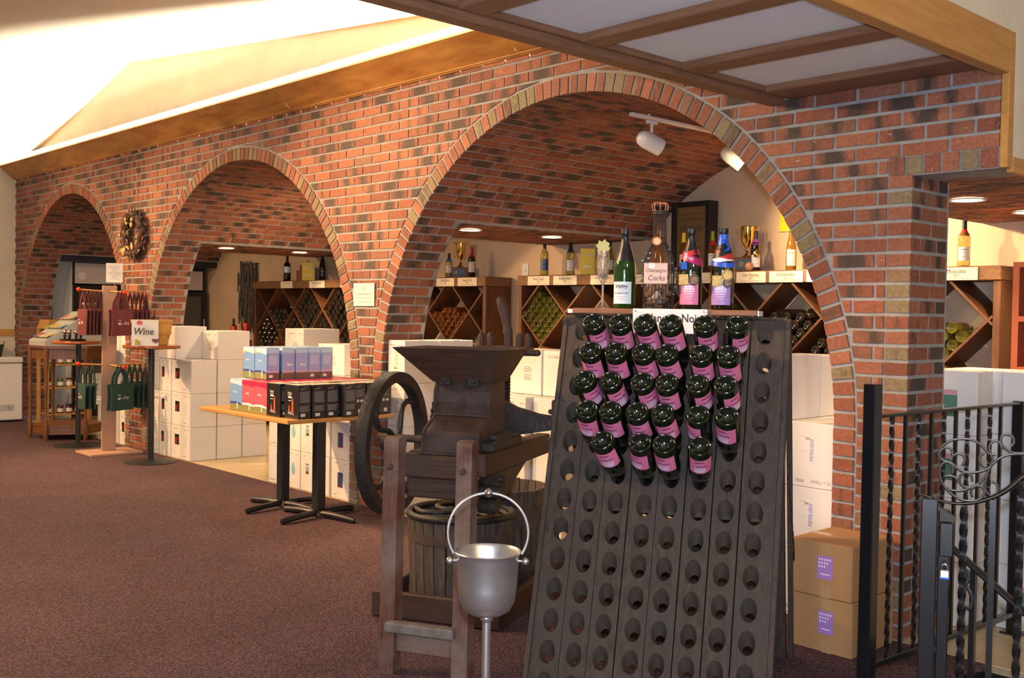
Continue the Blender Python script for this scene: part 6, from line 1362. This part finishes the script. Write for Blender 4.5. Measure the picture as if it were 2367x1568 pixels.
for col, z in (('maroon', 1.545), ('green', 0.845)):
    for nm, n, s0, st in (('left', 5, 0.245, -0.036), ('front', 2, 0.255, -0.06), ('right', 8, 0.385, -0.040)):
        d = [a for a in ARMS if a[0] == nm][0][2]
        if col == 'green' and nm != 'front': n -= 2; st *= 1.25
        for k in range(n):
            s = s0+st*k; p = Vector((BX, BY, z-0.012))+d*s; yaw = math.atan2(d.y, d.x)+PI/2+rnd.uniform(-0.12, 0.12)
            nth = ORD[k] if nm != 'front' else ('front', 'rear')[k]
            lb = '%s tote bag with white Valley print, %s one on the front dowel' % (col, nth) if nm == 'front' else '%s tote bag, %s from the ball end on the %s dowel of the stand' % (col, nth, {'left': 'near left', 'right': 'far right'}[nm])
            b = thing('tote_bag', lb, 'bag', p, yaw, '%s tote bags on the stand' % col)
            part('bag_body', TW[col][0], None, b); part('handle', TW[col][1], None, b); part('handle', TW[col][2], None, b)
            if k == 0:
                text('Valley', 0.042, WTXT, b, (0.012, -0.0215, -0.285), FACE_FRONT, shear=0.15); part('grape_mark', MB().sph((-0.045, -0.0205, -0.292), 0.009, 8, 6, (1, .15, 1)).sph((-0.034, -0.0205, -0.300), 0.008, 8, 6, (1, .15, 1)).box(-0.055, -0.005, -0.0215, -0.0205, -0.262, -0.257), WTXT, b, kind='stuff')
# ------------------------------------------------------------------ wreath, pier sign
t = thing('wreath', 'dark dried wreath with yellow flowers and red berries on the brick pier', 'wreath', (-10.085, YW-0.055, 2.11), 0)
m = MB(); mr = MB(); my = MB()
for k in range(420):
    a = rnd.uniform(0, 2*PI); r = 0.195+rnd.uniform(-0.055, 0.055); L = rnd.uniform(0.05, 0.115); tdir = a+PI/2+rnd.uniform(-0.9, 0.9); c = Vector((r*math.cos(a), rnd.uniform(-0.035, 0.03), r*math.sin(a))); d = Vector((math.cos(tdir), rnd.uniform(-.3, .3), math.sin(tdir)))*L*0.5
    q = m if k % 6 else (mr if k % 12 else my)
    n_ = Vector((0, 1, 0)).cross(d).normalized()*rnd.uniform(0.006, 0.016); q.add([c-d, c+n_, c+d, c-n_, c+Vector((0, -0.008, 0)), c+Vector((0, 0.006, 0))], [(0, 1, 4), (1, 2, 4), (2, 3, 4), (3, 0, 4), (1, 0, 5), (2, 1, 5), (3, 2, 5), (0, 3, 5)])
for c in ((-0.09, 0.15), (-0.07, 0.11), (0.06, 0.14), (0.05, 0.09), (-0.23, 0.0), (-0.16, -0.16), (-0.13, -0.185), (-0.11, -0.15), (0.06, -0.10), (0.075, -0.13)):
    my.sph((c[0], -0.045, c[1]), rnd.uniform(0.014, 0.022), 8, 6, (1, .6, 1.2))
part('leaves', m, flat('dried_leaf', (0.055, 0.022, 0.018), 0.8, var=0.5, vscale=30), t, kind='stuff'); part('berries', mr, flat('berry_red', (0.42, 0.05, 0.05), 0.6), t, kind='stuff'); part('flowers', my, flat('dried_yellow', (0.48, 0.36, 0.10), 0.7), t, kind='stuff')
part('vine_ring', MB().tube([((0.195+0.01*math.sin(5*a))*math.cos(a), 0.02*math.sin(7*a), (0.195+0.01*math.sin(5*a))*math.sin(a)) for a in [2*PI*k/40 for k in range(40)]], 0.027, 7, True), flat('vine', (0.06, 0.035, 0.022), 0.8), t, 60); part('hanging_wire', MB().cyl((0, 0.035, 0.18), (0, 0.045, 0.70), 0.0015, seg=5), CASTI, t)
t = thing('notice', 'cream paper notice on the brick pier between near and middle arch', 'sign', (-6.214, YW-0.011, 1.434), 0); part('sheet', MB().box(-0.128, 0.128, -0.0015, 0.0015, 0, 0.163), CREAMP, t)
text('Valley', 0.03, INKG, t, (0.0, -0.002, 0.128), FACE_FRONT, shear=0.2); q = MB()
for z, w in ((0.085, 0.09), (0.08, 0.07), (0.055, 0.10), (0.025, 0.07)): q.box(-w, w, -0.0024, -0.0018, z, z+0.005)
part('notice_print', q, INKG, t, kind='stuff')
# ------------------------------------------------------------------ far left: freezer, pot, pine rack with jars, coolers
t = thing('chest_freezer', 'white chest freezer against the left wall', 'freezer', (-13.49, 3.70, 0), 0)
part('cabinet', MB().cbox(-0.24, 0.24, -0.56, 0.56, 0.02, 0.70, 0.012), WHITEP, t); part('lid', MB().cbox(-0.245, 0.25, -0.565, 0.565, 0.708, 0.775, 0.012), WHITEP, t); part('vent_plate', MB().cbox(0.2405, 0.246, 0.20, 0.46, 0.14, 0.21, 0.003), flat('grey_plastic', (0.45, 0.45, 0.43), 0.5), t); part('dial', MB().cyl((0.246, 0.40, 0.175), (0.255, 0.40, 0.175), 0.018, seg=12).cyl((0.246, 0.25, 0.175), (0.252, 0.25, 0.175), 0.014, seg=12), INKG, t)
t = thing('planter', 'dark green round planter with white rim on the freezer', 'planter', (-13.42, 3.98, 0.776), 0); part('pot', MB().lathe([(0.0002, 0), (0.085, 0), (0.115, 0.15), (0.105, 0.15), (0.0002, 0.13)], 24), flat('planter_green', (0.035, 0.05, 0.015), 0.6), t, 40); part('rim', MB().lathe([(0.108, 0.1505), (0.122, 0.1505), (0.124, 0.19), (0.108, 0.19), (0.108, 0.1505)], 24), WHITEP, t, 40)
t = thing('pine_rack', 'open pine shelf rack with jars inside the far arch', 'shelf', (-13.10, 4.71, 0), 0)
for x in (-0.14, 0.14):
    for y in (-0.27, 0.22): part('post', MB().cbox(x-0.02, x+0.02, y-0.02, y+0.02, 0, 1.12, 0.003), PINE, t)
for z in (0.10, 0.42, 0.70, 0.98): part('shelf', MB().cbox(-0.17, 0.17, -0.245, 0.195, z-0.02, z, 0.003), PINE, t)
part('sloped_top', MB().prism([(-0.29, 1.121), (0.24, 1.121), (0.20, 1.23), (-0.25, 1.23)], -0.16, 0.17, axis=0), PINE, t)
JC = [flat('jam_red', (0.25, 0.03, 0.02), 0.2), flat('jar_green', (0.03, 0.16, 0.04), 0.2), flat('honey', (0.40, 0.20, 0.03), 0.2), flat('jam_dark', (0.10, 0.02, 0.03), 0.2)]
for z, zn in ((0.10, 'lowest'), (0.42, 'second'), (0.70, 'third'), (0.98, 'top')):
    for k in range(4):
        y = 4.71-0.20+0.105*k; q = thing('jam_jar', 'small jar with white label on the %s shelf of the pine rack' % zn, 'jar', (-13.01, y, z+0.001), 0, 'jars on the %s pine shelf' % zn)
        part('glass', MB().lathe([(0.0002, 0), (0.036, 0), (0.038, 0.008), (0.038, 0.075), (0.030, 0.088), (0.0002, 0.088)], 14), JC[(k+int(z*10)) % 4 if zn == 'third' or zn == 'second' else 3], q, 40); part('lid', MB().cyl((0, 0, 0.0885), (0, 0, 0.104), 0.033, seg=14), GOLD if k % 2 else FOILK, q, 40); part('jar_label', patch(0.0386, 0.015, 0.06, -1.3, 1.3, 8), PAPER, q, 60)
def cooler(label, y0, y1, h):
    w = (y1-y0)/2; t = thing('drink_cooler', label, 'cooler', (-13.75, (y0+y1)/2, 0), 0)
    CAB = flat('black_cooler', (0.012, 0.012, 0.013), 0.35)
    m = MB()
    for a in ((-0.33, 0.33, -w, -w+0.03, 0.09, h), (-0.33, 0.33, w-0.03, w, 0.09, h), (-0.33, 0.33, -w+0.0305, w-0.0305, h-0.03, h), (-0.33, 0.33, -w+0.0305, w-0.0305, 0.09, 0.16), (-0.33, -0.30, -w+0.0305, w-0.0305, 0.161, h-0.031)): m.box(*a)
    part('cabinet', m, CAB, t); part('sign_panel', MB().cbox(0.3305, 0.338, -w+0.03, w-0.03, h-0.30, h-0.04, 0.002), flat('white_sign_panel', (0.62, 0.56, 0.52), 0.3), t)  # sign panel in one plain off-white colour
    part('sign_mark', MB().at((0.339, -w*0.65, h-0.20), Matrix.Rotation(PI/2, 4, 'Y')).lathe([(0.0002, 0), (0.05, 0), (0.05, 0.002), (0.0002, 0.002)], 20), PAPER, t)
    d = MB()
    for a in ((0.331, 0.37, -w, -w+0.06, 0.18, h-0.32), (0.331, 0.37, w-0.06, w, 0.18, h-0.32), (0.331, 0.37, -w+0.0605, w-0.0605, 0.18, 0.25), (0.331, 0.37, -w+0.0605, w-0.0605, h-0.38, h-0.32)): d.box(*a)
    dr = part('door', d, CAB, t); part('door_pane', MB().box(0.346, 0.352, -w+0.0605, w-0.0605, 0.2505, h-0.3805), PANE, dr); part('door_handle', MB().cyl((0.385, w-0.03, 0.9), (0.385, w-0.03, 1.25), 0.010, seg=8), CHROME, dr, 60)
    for z in (0.45, 0.80, 1.15): part('shelf', MB().box(-0.28, 0.30, -w+0.032, w-0.032, z-0.012, z), WHITEP, t)
    for k in range(7):
        for z in (0.45, 0.80, 1.15): part('bottle_in_cooler', MB().at((0.18, -w+0.07+k*(2*w-0.14)/6, z+0.0005)).lathe([(0.0002, 0), (0.032, 0), (0.032, 0.15), (0.012, 0.20), (0.012, 0.25), (0.0002, 0.25)], 10), (GLASSO, PAPER, GLASSK)[(k+int(z*9)) % 3], t, 50)
    part('side_panel', MB().box(-0.33, 0.33, -w-0.006, -w-0.0005, 0.0, h), WHITEP, t); part('kick_plate', MB().box(-0.33, 0.32, -w, w, 0, 0.089), CAB, t)
cooler('black glass door drink cooler behind the far arch', 4.90, 5.60, 1.985); cooler('black glass door drink cooler beyond the cartons, seen through the middle arch', 5.98, 6.68, 1.94)
t = thing('low_bench', 'low white framed bench before the cooler in the far arch', 'bench', (-12.05, 4.85, 0), 0); part('top', MB().cbox(-0.35, 0.35, -0.28, 0.28, 0.30, 0.325, 0.003), WHITEP, t)
for x in (-0.33, 0.33):
    for y in (-0.26, 0.26): part('leg', MB().box(x-0.016, x+0.016, y-0.016, y+0.016, 0, 0.2995), WHITEP, t)
for k in range(5): carton('shallow white carton, %s layer on the low white bench' % ORD[k], -12.36, -12.06, 4.62, 4.86, 0.326+0.058*k, 0.326+0.058*k+0.056, '', 'shallow cartons on the bench')
t = thing('folded_cloth', 'pale folded cloth on the low white bench', 'cloth', (-11.86, 4.72, 0.3265), 0.3); part('cloth', MB().cbox(-0.13, 0.13, -0.10, 0.10, 0, 0.035, 0.012), RIBW, t); part('fold', MB().cbox(-0.09, 0.05, -0.07, 0.07, 0.0355, 0.055, 0.008), RIBW, t)
# ------------------------------------------------------------------ right bay shelf and frame
t = thing('red_shelf', 'red brown open shelf unit at the right edge of the frame', 'shelf', (-2.03, 6.20, 0), 0)
for x0, x1 in ((-0.36, -0.325), (0.325, 0.36)): part('side', MB().box(x0, x1, -0.20, 0.18, 0, 1.70), REDSH, t)
for z in (0.06, 0.60, 1.12, 1.40): part('shelf', MB().box(-0.3245, 0.3245, -0.20, 0.16, z, z+0.03), REDSH, t)
part('top', MB().box(-0.36, 0.36, -0.20, 0.18, 1.7005, 1.73), REDSH, t); part('back', MB().box(-0.3245, 0.3245, 0.1605, 0.18, 0.0, 1.70), flat('dark_red_back', (0.10, 0.02, 0.01), 0.6), t)
t = thing('wood_panel', 'tall orange brown wood panel on the wall above the red shelf', 'panel', (-2.05, YB-0.03, 1.70), 0); part('panel', MB().cbox(-0.47, 0.40, -0.015, 0.015, 0, 0.31, 0.002), CEDAR, t); part('edge_strip', MB().cbox(-0.49, -0.4705, -0.02, 0.02, 0, 0.31, 0.002), RACKB, t)
t = thing('gold_frame', 'gold framed picture leaning on the red shelf top', 'picture', (-2.24, 6.12, 1.731), R(-20))
m = MB()
for a in ((-0.10, -0.07, 0, 0.27), (0.07, 0.10, 0, 0.27), (-0.0699, 0.0699, 0, 0.03), (-0.0699, 0.0699, 0.24, 0.27)): m.cbox(a[0], a[1], -0.012, 0.012, a[2], a[3], 0.004)
part('frame', m, GOLD, t); part('picture', MB().box(-0.0699, 0.0699, -0.004, 0.0, 0.0305, 0.2395), CREAMP, t)
t = thing('goblet', 'clear glass goblet standing on the middle red shelf', 'glass', (-2.20, 6.10, 1.151), 0); part('bowl', MB().lathe([(0.004, 0.07), (0.035, 0.10), (0.042, 0.14), (0.038, 0.18), (0.036, 0.18), (0.040, 0.14), (0.033, 0.102), (0.0002, 0.074)], 16), CLEAR, t, 60); part('foot', MB().lathe([(0.0002, 0), (0.034, 0), (0.034, 0.003), (0.006, 0.012), (0.004, 0.069), (0.0002, 0.069)], 16), CLEAR, t, 50)
t = thing('price_card', 'white price card on the red shelf edge', 'price card', (-2.22, 5.996, 1.64), 0); part('card', MB().box(-0.06, 0.06, -0.0015, 0.0015, 0, 0.085), PAPER, t); part('fine_print', MB().box(-0.04, 0.04, -0.0022, -0.0017, 0.04, 0.048), INKG, t)
texts_to_mesh()
